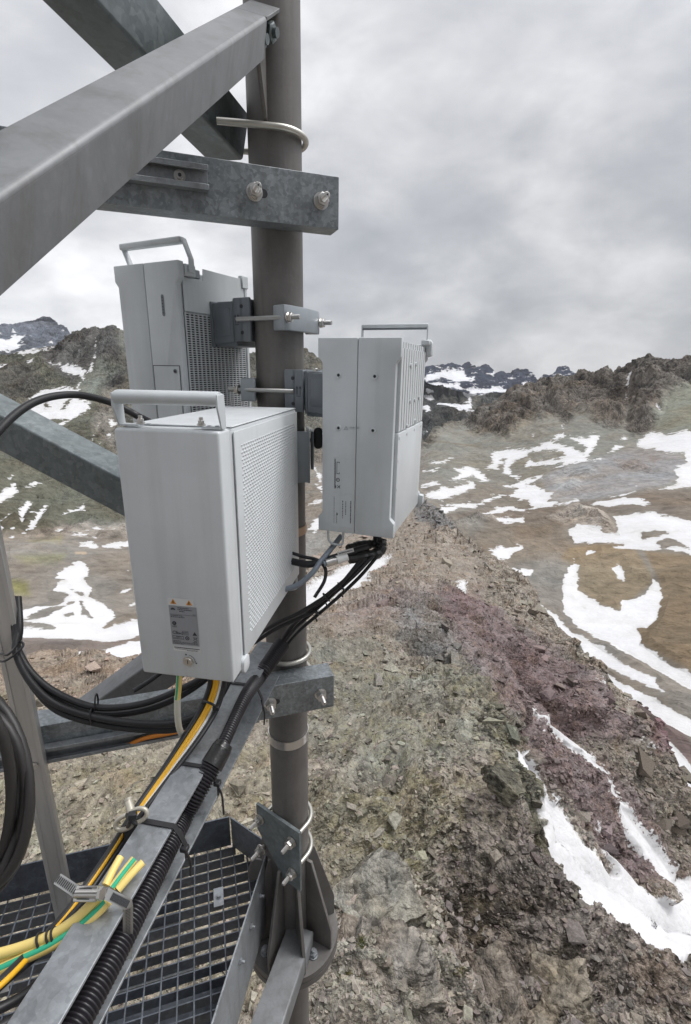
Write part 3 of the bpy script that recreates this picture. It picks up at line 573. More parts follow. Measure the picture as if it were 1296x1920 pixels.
v_snow += [A3(p) for p in [
    [(890, 110), (910, 90), (925, 105), (920, 150), (925, 185), (960, 210), (1000, 240), (1060, 255), (1070, 225), (1130, 210), (1160, 180), (1172, 155), (1190, 165), (1205, 215), (1185, 290), (1150, 320), (1120, 315), (1140, 345), (1130, 370), (1180, 400), (1240, 440), (1296, 470), (1500, 600), (1900, 800), (1900, 900), (1500, 680), (1296, 515), (1200, 465), (1130, 425), (1000, 352), (920, 312), (880, 270), (868, 220), (870, 170)],
    [(1035, 115), (1060, 105), (1080, 130), (1075, 158), (1050, 148)],
    [(780, 215), (820, 255), (850, 265), (900, 320), (970, 365), (1070, 425), (1110, 445), (1180, 475), (1190, 500), (1212, 527), (1120, 495), (1005, 440), (1000, 455), (1060, 490), (1130, 520), (1250, 590), (1296, 612), (1500, 720), (1500, 800), (1296, 672), (1200, 625), (1140, 603), (1060, 560), (900, 460), (760, 300)],
    [(1155, 630), (1190, 650), (1230, 690), (1296, 765), (1500, 960), (1500, 1300), (1296, 1000), (1150, 800)]]]
v_snow += [A2(p) for p in [
    [(160, 540), (180, 460), (240, 435), (330, 425), (400, 425), (440, 440), (400, 470), (440, 490), (500, 500), (460, 560), (400, 600), (340, 640), (320, 630), (380, 605), (200, 595), (165, 590)], [(310, 305), (370, 295), (430, 310), (470, 330), (450, 365), (400, 360), (350, 345), (330, 320)],
    [(440, 380), (470, 340), (500, 290), (520, 280), (500, 320), (460, 370), (430, 420), (410, 440)], [(516, 270), (526, 170), (530, 170), (522, 270)], [(75, 240), (130, 225), (290, 205), (240, 225), (130, 250)], [(-40, 310), (50, 298), (20, 320), (-40, 335)],
    [(590, 600), (610, 597), (645, 635), (600, 645)], [(575, 690), (605, 668), (605, 695)], [(470, 750), (500, 735), (485, 780)], [(520, 750), (548, 738), (530, 760)], [(525, 645), (545, 630), (530, 660)], [(503, 700), (512, 665), (502, 735)],
    [(140, 970), (190, 930), (225, 945), (180, 970)], [(-40, 1030), (0, 1000), (60, 960), (80, 950), (90, 985), (100, 1000), (60, 1030), (0, 1060)], [(35, 930), (75, 905), (60, 930)], [(100, 1100), (150, 1045), (175, 1060), (140, 1120), (120, 1170), (110, 1140)],
    [(165, 1115), (230, 1085), (250, 1065), (260, 1070), (240, 1120), (180, 1200), (160, 1205), (145, 1180), (190, 1150), (200, 1115)], [(340, 1130), (380, 1100), (460, 1065), (465, 1095), (400, 1115)], [(0, 1150), (60, 1120), (40, 1145), (0, 1165)], [(60, 1195), (80, 1185), (70, 1200)], [(-10, 1180), (15, 1175), (5, 1230), (-10, 1235)],
    [(50, 1245), (95, 1232), (70, 1246)], [(120, 1225), (145, 1210), (140, 1230)], [(305, 1215), (340, 1208), (320, 1223)], [(360, 1245), (430, 1228), (530, 1235), (525, 1252), (440, 1245)], [(490, 1200), (635, 1195), (630, 1209), (560, 1211)],
    [(425, 1280), (500, 1270), (540, 1290), (600, 1280), (690, 1268), (740, 1270), (740, 1300), (560, 1305), (480, 1303), (430, 1300)], [(-10, 1330), (20, 1328), (10, 1336)], [(-10, 1370), (22, 1373), (0, 1382)], [(265, 290), (275, 288), (295, 305), (285, 305)], [(145, 285), (180, 265), (175, 285), (150, 295)],
    [(300, 1470), (320, 1440), (380, 1400), (430, 1375), (465, 1385), (490, 1420), (480, 1450), (450, 1475), (500, 1530), (480, 1565), (570, 1600), (640, 1670), (570, 1737), (755, 1700), (1000, 1690), (1000, 1770), (790, 1785), (600, 1812), (300, 1803), (80, 1795), (80, 1745), (300, 1738), (240, 1712), (90, 1705), (200, 1690), (400, 1600), (300, 1625), (70, 1700), (60, 1660), (200, 1610), (320, 1610), (380, 1560), (360, 1545), (290, 1530), (310, 1490), (350, 1482)],
    [(235, 1902), (500, 1860), (790, 1810), (1000, 1790), (1000, 2000), (240, 2010)], [(600, 1575), (715, 1515), (715, 1526)], [(655, 1638), (735, 1603), (735, 1613)], [(690, 1425), (705, 1415), (703, 1430)]]]
v_snow += [[(578, 990), (590, 975), (606, 968), (606, 990), (590, 1000)], [(575, 948), (596, 938), (606, 935), (600, 946)], [(585, 870), (604, 895), (600, 905)], [(590, 905), (606, 915), (604, 925)]]
v_holes = [A1(p) for p in [[(525, 525), (600, 515), (690, 520), (705, 540), (640, 557), (560, 567), (530, 552)], [(1060, 905), (1130, 893), (1190, 905), (1150, 922), (1070, 925)], [(1140, 950), (1180, 925), (1220, 940), (1290, 975), (1200, 962), (1160, 975)], [(390, 580), (415, 578), (410, 615), (385, 600)], [(650, 573), (700, 570), (690, 582), (655, 580)], [(400, 560), (420, 555), (415, 570)]]]
v_holes += [A2(p) for p in [[(330, 540), (370, 500), (400, 480), (352, 542)], [(440, 1600), (470, 1630), (500, 1680), (445, 1657)], [(345, 1665), (400, 1650), (402, 1670), (362, 1685)], [(380, 1520), (420, 1535), (460, 1560), (440, 1562)], [(240, 500), (280, 540), (250, 540)], [(515, 1282), (590, 1278), (550, 1295)]]]
rockR = A1([(-10, 520), (60, 470), (130, 400), (200, 390), (330, 430), (440, 440), (500, 390), (540, 360), (600, 360), (660, 330), (700, 385), (750, 320), (800, 330), (840, 360), (900, 400), (960, 400), (1000, 330), (990, 400), (1040, 440), (1110, 400), (1150, 330), (1180, 240), (1296, 190), (1700, 150), (1700, -60), (0, -60), (-10, 300)])
T_v = [(A1([(-40, 430), (1700, 150), (1700, 700), (1000, 720), (-40, 620)]), (.175, .165, .135), 30),
    (rockR, (.128, .108, .088), 8), (A1([(1200, 250), (1296, 190), (1500, 150), (1500, 430), (1296, 420), (1180, 430), (1120, 400), (1150, 330)]), (.165, .165, .125), 12),
    (A1([(590, 650), (700, 590), (900, 540), (1020, 500), (1100, 505), (1240, 540), (1280, 575), (1225, 620), (1230, 660), (1100, 700), (900, 730), (800, 745), (640, 755), (630, 710)]), (.215, .205, .200), 8),
    (A1([(650, 620), (780, 590), (860, 600), (760, 690), (660, 700)]), (.265, .255, .245), 12), (A1([(920, 550), (1030, 560), (1110, 610), (980, 600)]), (.20, .175, .160), 5), (A1([(1090, 540), (1150, 550), (1120, 590)]), (.19, .165, .15), 4),
    (A1([(120, 820), (300, 800), (700, 770), (1120, 700), (1700, 690), (1700, 850), (1296, 845), (1100, 800), (930, 830), (700, 870), (430, 860), (200, 870)]), (.150, .120, .092), 8),
    (A1([(620, 830), (680, 790), (760, 757), (860, 800), (940, 870), (955, 912), (870, 890), (760, 862), (700, 862)]), (.275, .235, .195), 5), (A1([(190, 870), (320, 825), (400, 825), (380, 850), (260, 880)]), (.24, .21, .175), 5),
    (A1([(340, 870), (700, 880), (720, 950), (900, 980), (860, 1060), (640, 1010), (400, 1060), (240, 980)]), (.175, .138, .100), 14),
    (A3([(860, 90), (900, 50), (960, 38), (1100, 40), (1160, 130), (1172, 160), (1060, 256), (1000, 240), (925, 185), (925, 105)]), (.185, .138, .082), 6),
    (A3([(1140, 60), (1296, 70), (1900, 120), (1900, 800), (1296, 465), (1130, 370), (1120, 315), (1200, 220), (1190, 160)]), (.165, .118, .068), 6),
    (A3([(690, 110), (860, 90), (870, 170), (870, 240), (960, 340), (1130, 430), (1296, 520), (1900, 900), (1900, 1000), (1296, 600), (1000, 440), (820, 250)]), (.185, .165, .140), 10),
    (A3([(1120, 590), (1260, 640), (1300, 700), (1500, 900), (1500, 1000), (1296, 770), (1200, 680), (1150, 640)]), (.135, .095, .085), 6),
    (A2([(-400, 60), (640, 60), (700, 440), (560, 440), (500, 640), (700, 900), (700, 1180), (-400, 1260)]), (.100, .096, .068), 10),
    ([(225, 600), (800, 640), (790, 840), (620, 950), (225, 960)], (.115, .110, .088), 14),
    (A2([(230, 220), (380, 130), (545, 95), (640, 110), (680, 430), (560, 430), (540, 290), (400, 420), (240, 300)]), (.078, .072, .064), 8),
    (A2([(420, 430), (540, 280), (680, 290), (560, 400), (500, 500)]), (.155, .160, .130), 10),
    (A2([(0, 330), (150, 290), (240, 420), (160, 520), (0, 500)]), (.095, .088, .072), 12),
    (A2([(-400, 1240), (140, 1230), (480, 1170), (1200, 1180), (1200, 1950), (-400, 1950)]), (.180, .160, .135), 10),
    (A2([(140, 1240), (340, 1170), (560, 1180), (700, 1200), (690, 1260), (400, 1240), (200, 1260)]), (.235, .205, .170), 6),
    (A2([(80, 1370), (360, 1340), (340, 1380), (140, 1395)]), (.185, .165, .085), 10), (A2([(20, 1470), (150, 1500), (160, 1550), (30, 1560)]), (.170, .165, .060), 10), (A2([(150, 1270), (340, 1255), (330, 1290), (180, 1290)]), (.20, .175, .095), 8),
    (A2([(410, 1325), (470, 1325), (475, 1336), (410, 1338)]), (.32, .23, .15), 2), (A2([(90, 1800), (760, 1800), (740, 1840), (240, 1900), (90, 1900)]), (.150, .125, .112), 8),
    ([(600, 840), (800, 840), (800, 1000), (560, 1060), (570, 900)], (.175, .155, .130), 10), ([(570, 1000), (606, 1000), (606, 1030), (570, 1040)], (.20, .185, .165), 10)]
RKv = [([(-900, 500), (2300, 500), (2300, 2300), (-900, 2300)], .10, 2), (A2([(-400, 60), (640, 60), (700, 440), (700, 1180), (-400, 1230)]), .45, 14), (A2([(-100, 180), (380, 130), (545, 80), (640, 90), (700, 430), (560, 430), (540, 290), (400, 420), (240, 440), (160, 520), (-100, 500)]), 1.0, 10), (A2([(540, 520), (700, 560), (700, 900), (480, 700)]), .8, 12),
    ([(225, 600), (800, 640), (790, 840), (225, 900)], .8, 14), (rockR, 1.2, 10), (A1([(920, 550), (1030, 560), (1110, 610), (980, 600)]), .3, 8), (A1([(620, 830), (760, 757), (860, 800), (955, 912), (760, 862)]), .5, 8), (A1([(190, 870), (320, 825), (400, 825), (380, 850)]), .6, 5), (A2([(140, 1240), (340, 1170), (700, 1180), (690, 1260)]), .5, 6), (A1([(660, 600), (860, 590), (760, 690)]), .35, 10)]
xv = axis(-60, 1340, 1.6, -900, 2300, 14)
valley_m = terrain_mat('valley_ground', [(150., .26, .95, 0), (50., .36, .93, 0), (16., .36, .95, 0), (5., .30, .85, 0)], 26, .7, .085, .6, rub=.6, gully=70.)
sheet('valley_and_mountains', xv, vcrest, [(-900, 1800), (2300, 1800)], np.concatenate([np.linspace(0, .35, 90)[:-1], np.linspace(.35, 1, 520)]),
      lambda X, Y: tps([p[:2] for p in v_pts], [math.log(p[2]) for p in v_pts], X, Y), v_snow, v_holes, T_v, (.165, .145, .118), RKv, valley_m, back=(.02, 10, .6))

# --- far ranges
def far(name, crestline, foot, L0, L1, base, snow, x0, x1, sb, rkv=1.0, tints=()):
    xs = np.arange(x0, x1, 1.3)
    return sheet(name, xs, crestline, [(x0, foot), (x1, foot)], np.linspace(0, 1, 110), lambda X, Y: math.log(L0) + (math.log(L1) - math.log(L0)) * np.clip((foot - Y) / 120., 0, 1.3), snow, [], list(tints), base,
                 [([(x0 - 50, 300), (x1 + 50, 300), (x1 + 50, 1200), (x0 - 50, 1200)], rkv, 2)], far_m, back=(.01, 8, .6), snow_base=sb)
far_m = terrain_mat('far_rock', [(420., .30, .9, 0), (140., .36, .9, 0), (45., .36, .9, 0)], 40, .6, .02, .4, gully=260., snow_col=(.70, .71, .74), rub=.6)
far('snowy_hills', [(560, 700), (700, 705), (780, 712), (800, 716), (832, 726), (876, 736), (899, 741), (919, 734), (951, 736), (1100, 740)], 900, 2300, 3600, (.062, .064, .060),
    [A1(p) for p in [[(50, 225), (80, 228), (85, 240), (60, 240)], [(45, 262), (75, 255), (82, 275), (50, 280)], [(40, 300), (60, 292), (70, 330), (45, 335)], [(90, 280), (150, 285), (200, 300), (260, 285), (270, 305), (260, 325), (300, 328), (230, 325), (160, 310), (100, 295)], [(150, 210), (240, 240), (330, 235), (420, 235), (435, 250), (350, 250), (290, 262), (240, 260)], [(50, 420), (68, 450), (60, 458)], [(245, 260), (258, 262), (256, 300), (248, 300)]]], 500, 1100, -40, tints=[(A1([(280, 240), (430, 235), (430, 262), (330, 262)]), (.17, .155, .13), 6), (A1([(150, 300), (290, 260), (330, 330), (200, 380)]), (.10, .095, .082), 8)])
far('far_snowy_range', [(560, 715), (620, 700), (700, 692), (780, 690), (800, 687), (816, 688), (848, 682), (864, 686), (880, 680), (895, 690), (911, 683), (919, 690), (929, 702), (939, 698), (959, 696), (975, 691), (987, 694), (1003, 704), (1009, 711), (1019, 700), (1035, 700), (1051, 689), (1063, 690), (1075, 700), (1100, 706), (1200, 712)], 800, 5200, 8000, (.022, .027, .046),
    [A1(p) for p in [[(40, 150), (120, 135), (220, 130), (245, 160), (280, 165), (270, 190), (200, 200), (120, 170), (50, 190)], [(60, 190), (200, 200), (230, 230), (120, 220), (60, 220)], [(350, 150), (372, 145), (365, 165)], [(240, 230), (340, 215), (440, 225), (520, 195), (480, 240), (340, 245), (250, 250)], [(565, 165), (600, 155), (578, 182)], [(640, 150), (690, 140), (680, 160), (650, 165)]]], 540, 1200, -3.5)
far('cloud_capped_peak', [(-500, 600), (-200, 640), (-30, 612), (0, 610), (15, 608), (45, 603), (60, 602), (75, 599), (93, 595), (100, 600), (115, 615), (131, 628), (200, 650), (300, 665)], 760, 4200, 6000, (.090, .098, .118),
    [A2(p) for p in [[(-60, 150), (30, 165), (60, 150), (80, 140), (60, 100), (70, 90), (90, 145), (140, 145), (110, 180), (140, 190), (90, 220), (-60, 230)], [(160, 100), (172, 95), (165, 110)], [(270, 170), (290, 150), (280, 180)], [(150, 215), (250, 200), (180, 225)]]], -500, 330, -5)
# one ground sheet beneath everything, out to the horizon
mb = MB(); n = 48
ring = [[Vector((math.sin(2 * math.pi * i / n) * r, math.cos(2 * math.pi * i / n) * r, z)) for i in range(n)] for r, z in ((30, -75), (400, -330), (2500, -420), (9600, -600))]
vs = [v for rg in ring for v in rg]; mb.add(vs, [[k * n + i, k * n + (i + 1) % n, (k + 1) * n + (i + 1) % n, (k + 1) * n + i] for k in range(3) for i in range(n)] + [list(range(n))[::-1]], True)
tag(mb.build('ground', mat('distant_ground', (.15, .13, .11), .95, 0, lambda t, p: t.links.new(ramp(t, noise(t, .01, 8), [(.35, (.10, .09, .075)), (.6, (.20, .175, .15))]), p.inputs['Base Color']))), kind='structure')

# --- big rocks and grass on the near ground
def ridge_at(px, py):
    P, X, Y = RG[:3]; j = np.argmin((X[:-20] - px) ** 2 + (Y[:-20] - py) ** 2); return Vector(P.reshape(-1, 3)[j].tolist())
def boulder(px, py, size, rot, tilt, seed, label, tint):
    rg = np.random.default_rng(seed); bm = bmesh.new(); bmesh.ops.create_cube(bm, size=2); bmesh.ops.subdivide_edges(bm, edges=list(bm.edges), cuts=34, use_grid_fill=True); bm.verts.index_update()
    v = np.array([q.co[:] for q in bm.verts]); F = [[q.index for q in f.verts] for f in bm.faces]; bm.free()
    for _ in range(9):
        q = rg.normal(size=3); q /= np.linalg.norm(q); dd = v @ q; v = v - np.maximum(dd - rg.uniform(.62, 1.0), 0)[:, None] * q
    v = v * np.array(size) * .5; h = relief(v + seed * 7.3, np.full(len(v), 3.), np.full(len(v), 1.), [(.45, .22, 0, 0), (.15, .30, 0, 0), (.05, .34, 0, 0)])
    n_ = v / np.linalg.norm(v, axis=1, keepdims=True); v = v + n_ * h[:, None]
    Mx = np.array((Matrix.Rotation(rot, 3, 'Z') @ Matrix.Rotation(tilt[0], 3, 'X') @ Matrix.Rotation(tilt[1], 3, 'Y'))); v = v @ Mx.T
    c = ridge_at(px, py); me = bpy.data.meshes.new('boulder'); me.from_pydata(v.tolist(), [], F)
    for p in me.polygons: p.use_smooth = True
    n = len(v); me.attributes.new('tint', 'FLOAT_VECTOR', 'POINT').data.foreach_set('vector', np.tile(tint, (n, 1)).ravel().astype(np.float32))
    me.attributes.new('rk', 'FLOAT', 'POINT').data.foreach_set('value', np.ones(n, np.float32)); me.attributes.new('snow', 'FLOAT', 'POINT').data.foreach_set('value', np.full(n, -40, np.float32)); me.attributes.new('lichen', 'FLOAT', 'POINT').data.foreach_set('value', np.full(n, .25, np.float32))
    me.materials.append(ridge_m); o = bpy.data.objects.new('boulder', me); COL.objects.link(o); o.location = c - Vector((0, 0, size[2] * .18)); tag(o, label, 'boulder', 'boulders by the foot of the mast')
boulder(700, 1640, (.62, .62, .50), .4, (.25, -.2), 1, 'large grey boulder right of the round flange of the pole', (.20, .19, .165))
boulder(745, 1850, (.66, .50, .36), -.3, (.1, .15), 2, 'broad pale boulder at the bottom edge below the grass tufts', (.235, .215, .19))
boulder(665, 1735, (.30, .46, .22), .9, (-.2, .3), 3, 'flat pinkish slab between the flange and the grass tufts', (.24, .205, .17))
boulder(905, 1880, (.50, .42, .30), .2, (.1, -.3), 4, 'brown boulder at the bottom edge right of the broad pale one', (.18, .155, .13))
boulder(900, 1505, (.50, .44, .30), 1.3, (.5, .3), 5, 'dark lichen covered boulder on the near knoll beside the snow gully', (.125, .118, .095))
boulder(985, 1555, (.44, .52, .50), .1, (.2, -.4), 6, 'dark block at the very edge of the near knoll above the snow', (.125, .115, .09))
boulder(1060, 1890, (.60, .44, .34), 1.2, (-.2, .2), 7, 'ochre tinged boulder in the lower right corner', (.20, .175, .14))
boulder(800, 1560, (.42, .34, .30), .5, (.2, .4), 8, 'angular boulder in the middle of the near slope', (.18, .165, .135))
gr = random.Random(5); mb = MB()
for cx_, cy_, sx, sy, n in ((750, 1736, 13, 16, 260), (712, 1722, 16, 12, 160), (694, 1765, 10, 22, 200), (675, 1800, 9, 16, 120), (800, 1868, 14, 9, 110), (845, 1858, 8, 6, 60), (650, 1845, 14, 8, 90)):
    for _ in range(n):
        p = ridge_at(cx_ + gr.gauss(0, sx * .5), cy_ + gr.gauss(0, sy * .5)); h = gr.uniform(.018, .05); d = Vector((gr.gauss(0, .5), gr.gauss(0, .5), 1)).normalized() * h; s_ = Vector((gr.uniform(-1, 1), gr.uniform(-1, 1), 0)).normalized() * .0016
        mb.add([p - s_, p + s_, p + d * .6 + s_ * .7, p + d * 1.0 + Vector((d.x, d.y, 0)) * .4], [[0, 1, 2], [0, 2, 3]])
gm = mat('alpine_grass', (.10, .13, .035), .7, 0, lambda t, p: t.links.new(ramp(t, noise(t, 6, 4), [(.35, (.09, .12, .03)), (.65, (.20, .18, .07))]), p.inputs['Base Color']))
o = mb.build('grass', gm); tag(o, 'short green grass tufts in the cracks between the rocks', 'grass', kind='stuff')
# --- thin mountain air
mb = MB(); mb.box((-9900, -9900, -950), (9900, 9900, 620)); hz = mb.build('haze', bpy.data.materials.new('haze_air')); hz['kind'] = 'stuff'; hz['label'] = 'thin pale haze in the mountain air'; hz['category'] = 'haze'
hm = hz.data.materials[0]; hm.use_nodes = True; ht = hm.node_tree; ht.nodes.clear(); pv = nd(ht, 'ShaderNodeVolumePrincipled', i_Density=1.6e-5, i_Anisotropy=0.2); pv.inputs['Color'].default_value = (.86, .91, 1, 1)
ho = nd(ht, 'ShaderNodeOutputMaterial'); ht.links.new(pv.outputs[0], ho.inputs['Volume'])

# ================================================================== THE MAST AND ITS STEELWORK
PX, PY, PR = -.162, 1.217, .057
def extr(mb, prof, P, Q, u, v):
    """cross-section points (a along u, b along v) swept from P to Q"""
    P, Q, u, v = Vector(P), Vector(Q), Vector(u), Vector(v); n = len(prof)
    A = [P + u * a + v * b for a, b in prof]; B = [Q + u * a + v * b for a, b in prof]
    bm = bmesh.new(); va = [bm.verts.new(p) for p in A]; vb = [bm.verts.new(p) for p in B]
    bm.faces.new(va); bm.faces.new(vb[::-1])
    for i in range(n): bm.faces.new((va[i], vb[i], vb[(i + 1) % n], va[(i + 1) % n]))
    bmesh.ops.recalc_face_normals(bm, faces=bm.faces)
    bmesh.ops.bevel(bm, geom=[e for e in bm.edges], offset=.0008, segments=1, affect='EDGES')
    return mb.bm(bm)
def angle_prof(w, t, r=.006):
    w1, w2 = w if isinstance(w, tuple) else (w, w)
    arc = [(r - r * math.cos(a), r - r * math.sin(a)) for a in [i * math.pi / 8 for i in range(5)]]
    return [(w1, 0)] + arc[::-1] + [(0, w2), (t, w2), (t, t), (w1, t)]
def chan_prof(d, h, t):      # web at a=0, flanges reaching to a=d ; b runs 0..h
    return [(0, 0), (d, 0), (d, t), (t, t), (t, h - t), (d, h - t), (d, h), (0, h)]
def hexnut(mb, c, ax, r, h):
    c, ax = Vector(c), Vector(ax).normalized(); mb.cyl(c, c + ax * h * .88, r, 6, smooth=False); mb.cyl(c + ax * h * .88, c + ax * h, r * .93, 6, r * .8, smooth=False)
    return mb
def thread(mb, a, b, r, pitch=.0017):
    a, b = Vector(a), Vector(b); n = max(4, int((b - a).length / pitch) * 2)
    mb.tube([a + (b - a) * i / n for i in range(n + 1)], r, 12, rf=lambda i: r if i % 2 else r * .88)

# --- the mast
mast = thing('mast_pole', (PX, PY, -4.2), 'thick dark grey vertical steel pole of the mast, standing on a round bolted flange', 'pole')
mb = MB(); mb.tube([(PX, PY, z) for z in (-1.872, -1.2, -.5, 0, .4, 1.6)], PR, 64); mb.build('shaft', M['pole'], mast)
mb = MB(); mb.cyl((PX, PY, -1.876), (PX, PY, -1.900), .156, 64, smooth=True); mb.build('flange', M['pole'], mast, 30)
mb = MB(); mb.cyl((PX, PY, -1.9035), (PX, PY, -1.926), .156, 64); mb.build('flange', M['pole'], mast, 30)
mb = MB(); mb.cyl((PX, PY, -1.9285), (PX, PY, -4.3), .052, 48); mb.build('lower_shaft', M['pole'], mast)
for k in range(8):
    a = math.radians(20 + 45 * k); e = Vector((math.cos(a), math.sin(a), 0)); Mx = axes((PX, PY, 0), e, Vector((0, 0, 1)).cross(e), (0, 0, 1))
    mb = MB(); mb.prism([(PR + .001, -1.53), (PR + .02, -1.53), (.150, -1.79), (.150, -1.874), (PR + .001, -1.874)], -.005, .005, Mx, .001, 1); mb.build('gusset', M['pole'], mast)
    mb = MB(); mb.prism([(.055, -1.9305), (.14, -1.9305), (.14, -1.95), (.055, -2.07)], -.005, .005, Mx, .001, 1); mb.build('gusset', M['pole'], mast)
    a += math.radians(22.5); e = Vector((math.cos(a), math.sin(a), 0)); c = Vector((PX, PY, -1.875)) + e * .114
    mb = MB(); mb.cyl(c, c + Vector((0, 0, .003)), .016, 24); hexnut(mb, c + Vector((0, 0, .003)), (0, 0, 1), .0135, .013); thread(mb, c + Vector((0, 0, .016)), c + Vector((0, 0, .026)), .0075); mb.build('flange_bolt', M['galv_smooth'], mast)
# --- steel bands strapped round the pole
for z, lab, m_ in ((-.405, 'copper coloured metal band round the pole between the two white boxes', 'band_c'), (-1.055, 'wide silver steel band round the pole below the lower crossbeam', 'stainless')):
    if m_ == 'band_c': M['band_c'] = mat('worn_band', (.42, .30, .22), .35, .7)
    mb = MB(); n = 48; h = .011 if m_ == 'band_c' else .014
    vs = [Vector((PX + math.cos(t) * r, PY + math.sin(t) * r, z + q)) for r, q in ((PR + .0012, -h), (PR + .0035, -h), (PR + .0035, h), (PR + .0012, h)) for t in [2 * math.pi * i / n for i in range(n)]]
    mb.add(vs, [[k * n + i, k * n + (i + 1) % n, ((k + 1) % 4) * n + (i + 1) % n, ((k + 1) % 4) * n + i] for k in range(4) for i in range(n)], True)
    tag(mb.build('pole_band', M[m_]), lab, 'band', 'bands strapped round the pole')

# --- crossbeams clamped to the front of the pole, each a channel with a slotted rail
def crossbeam(name, th, off, zt, h, sl, sr, rail, label, zr, hole_s):
    e = Vector((math.cos(th), math.sin(th), 0)); nn = Vector((math.sin(th), -math.cos(th), 0)); o = Vector((PX, PY, 0)) + nn * off
    P = lambda s, z, d=0: o + e * s + nn * d + Vector((0, 0, z))
    t = thing(name, P(0, zt - h), label, 'beam', 'crossbeams clamped to the pole')
    mb = MB(); extr(mb, chan_prof(off - PR - .0015, h, .006), P(sl, zt - h), P(sr, zt - h), -nn, (0, 0, 1)); mb.build('channel', M['galv'], t)
    mb = MB(); s0, s1 = rail; tk = .0025; H, D, lp = .041, .021, .0095
    prof = [(.0015, 0), (D, 0), (D, lp), (D - .006, lp), (D - .006, lp - tk), (D - tk, lp - tk), (D - tk, tk), (.0015 + tk, tk), (.0015 + tk, H - tk), (D - tk, H - tk), (D - tk, H - lp + tk), (D - .006, H - lp + tk), (D - .006, H - lp), (D, H - lp), (D, H), (.0015, H)]
    extr(mb, prof, P(s0, zr), P(s1, zr), nn, (0, 0, 1)); r = mb.build('slotted_rail', M['galv_smooth'], t)
    for hs in hole_s:
        mb = MB(); c = P(hs, zr + H / 2, .0045); mb.cyl(c, c + nn * .003, .0105, 20); mb.cyl(c + nn * .003, c + nn * .009, .0065, 20); mb.build('rail_bolt', M['stainless'], r)
        mb = MB(); c = c + nn * .0092; mb.cyl(c, c + nn * .0003, .0035, 6); mb.build('bolt_socket', M['dark'], r)
    for s, w_ in ((-.068, .012), (.068, .004)):      # slotted holes
        mb = MB(); c = P(s + w_, zt - h / 2, .0006)
        mb.add([c + e * (math.cos(a) * .008 + (.006 if math.cos(a) > 0 else -.006)) + Vector((0, 0, math.sin(a) * .008)) for a in [i * math.pi / 12 for i in range(24)]], [list(range(24))]); mb.build('slot', M['dark'], t)
    return t, P, e, nn
def s_at(P, px, z, d=0):
    a, b = -2.5, 1.0
    for _ in range(60):
        m_ = (a + b) / 2; q = P(m_, z, d)
        if (np.array(q) @ RM)[2] < .05 or proj(np.array(q))[0] < px: a = m_
        else: b = m_
    return a
h1 = (math.radians(20.2), .111); h2 = (math.radians(17.4), .121)
def Pf(th, off):
    e = Vector((math.cos(th), math.sin(th), 0)); nn = Vector((math.sin(th), -math.cos(th), 0)); return lambda s, z, d=0: Vector((PX, PY, 0)) + nn * (off + d) + e * s + Vector((0, 0, z))
P1, P2 = Pf(*h1), Pf(*h2)
s1 = s_at(P1, 390, .33); s2 = s_at(P1, 337, .33)
H1o = crossbeam('crossbeam', *h1, .375, .096, -.95, .107, (-.90, s1), 'galvanised steel crossbeam with a mottled face, clamped across the pole above the white boxes', .315, (s2,))
H2o = crossbeam('crossbeam', *h2, -.796, .099, -1.05, .106, (-1.02, -.10), 'galvanised steel crossbeam under the white boxes, with black cables lying over its left half', -.884, ())

# --- U-bolts
def ubolt(c, ax, leg, r=.0635, rod=.0065, label='', nuts=(), k=1.0):
    """half ring round the pole centre c, legs leaving along ax (horizontal)"""
    c = Vector(c); ax = Vector(ax).normalized(); sd = Vector((0, 0, 1)).cross(ax)
    t = thing('u_bolt', c, label, 'u-bolt', 'u-bolts round the pole')
    pts = [c + ax * leg + sd * r]; pts += [c + ax * x + sd * r for x in np.linspace(leg * .8, .002, 5)]
    pts += [c - ax * (math.sin(a) * r) + sd * math.cos(a) * r for a in np.linspace(0, math.pi, 29)]
    pts += [c + ax * x - sd * r for x in np.linspace(.002, leg * .8, 5)] + [c + ax * leg - sd * r]
    mb = MB(); mb.tube(pts, rod, 14); mb.build('bent_rod', M['ubolt'], t)
    for s in (1, -1):
        for n0 in nuts:
            p = c + sd * r * s + ax * n0
            mb = MB(); mb.cyl(p, p + ax * .0022, .0125 * k, 24); mb.build('washer', M['stainless'], t)
            mb = MB(); hexnut(mb, p + ax * .0024, ax, .0108 * k, .0085); mb.build('nut', M['stainless'], t)
            mb = MB(); hexnut(mb, p + ax * .0112, ax, .0100 * k, .0085); mb.build('nut', M['stainless'], t)
            mb = MB(); thread(mb, p + ax * .018, p + ax * (.032 * k), .0066); mb.cyl(p + ax * (.032 * k), p + ax * (.032 * k + .002), .0055, 14, .0042); mb.build('threaded_end', M['stainless'], t)
            mb = MB(); mb.cyl(p + ax * (.032 * k + .0022), p + ax * (.032 * k + .0024), .0016, 12); mb.build('centre_mark', M['dark'], t)
    return t
n1_ = (math.sin(h1[0]), -math.cos(h1[0]), 0); n2_ = (math.sin(h2[0]), -math.cos(h2[0]), 0)
ubolt((PX, PY, .327), n1_, .112, r=.068, label='u-bolt holding the upper crossbeam, its two nutted ends on the mottled face', nuts=(.1115,), k=1.3)
ubolt((PX, PY, -.8455), n2_, .122, r=.068, label='u-bolt holding the lower crossbeam, its two nutted ends facing out beside the corrugated hose', nuts=(.1215,), k=1.3)
ubolt((PX, PY, .462), (-.985, -.17, 0), .115, r=.066, label='bare u-bolt ring round the pole just above the upper crossbeam', nuts=())
ubolt((PX, PY, -.775), (-.96, .28, 0), .11, r=.066, label='bare u-bolt ring round the pole just above the lower crossbeam', nuts=())

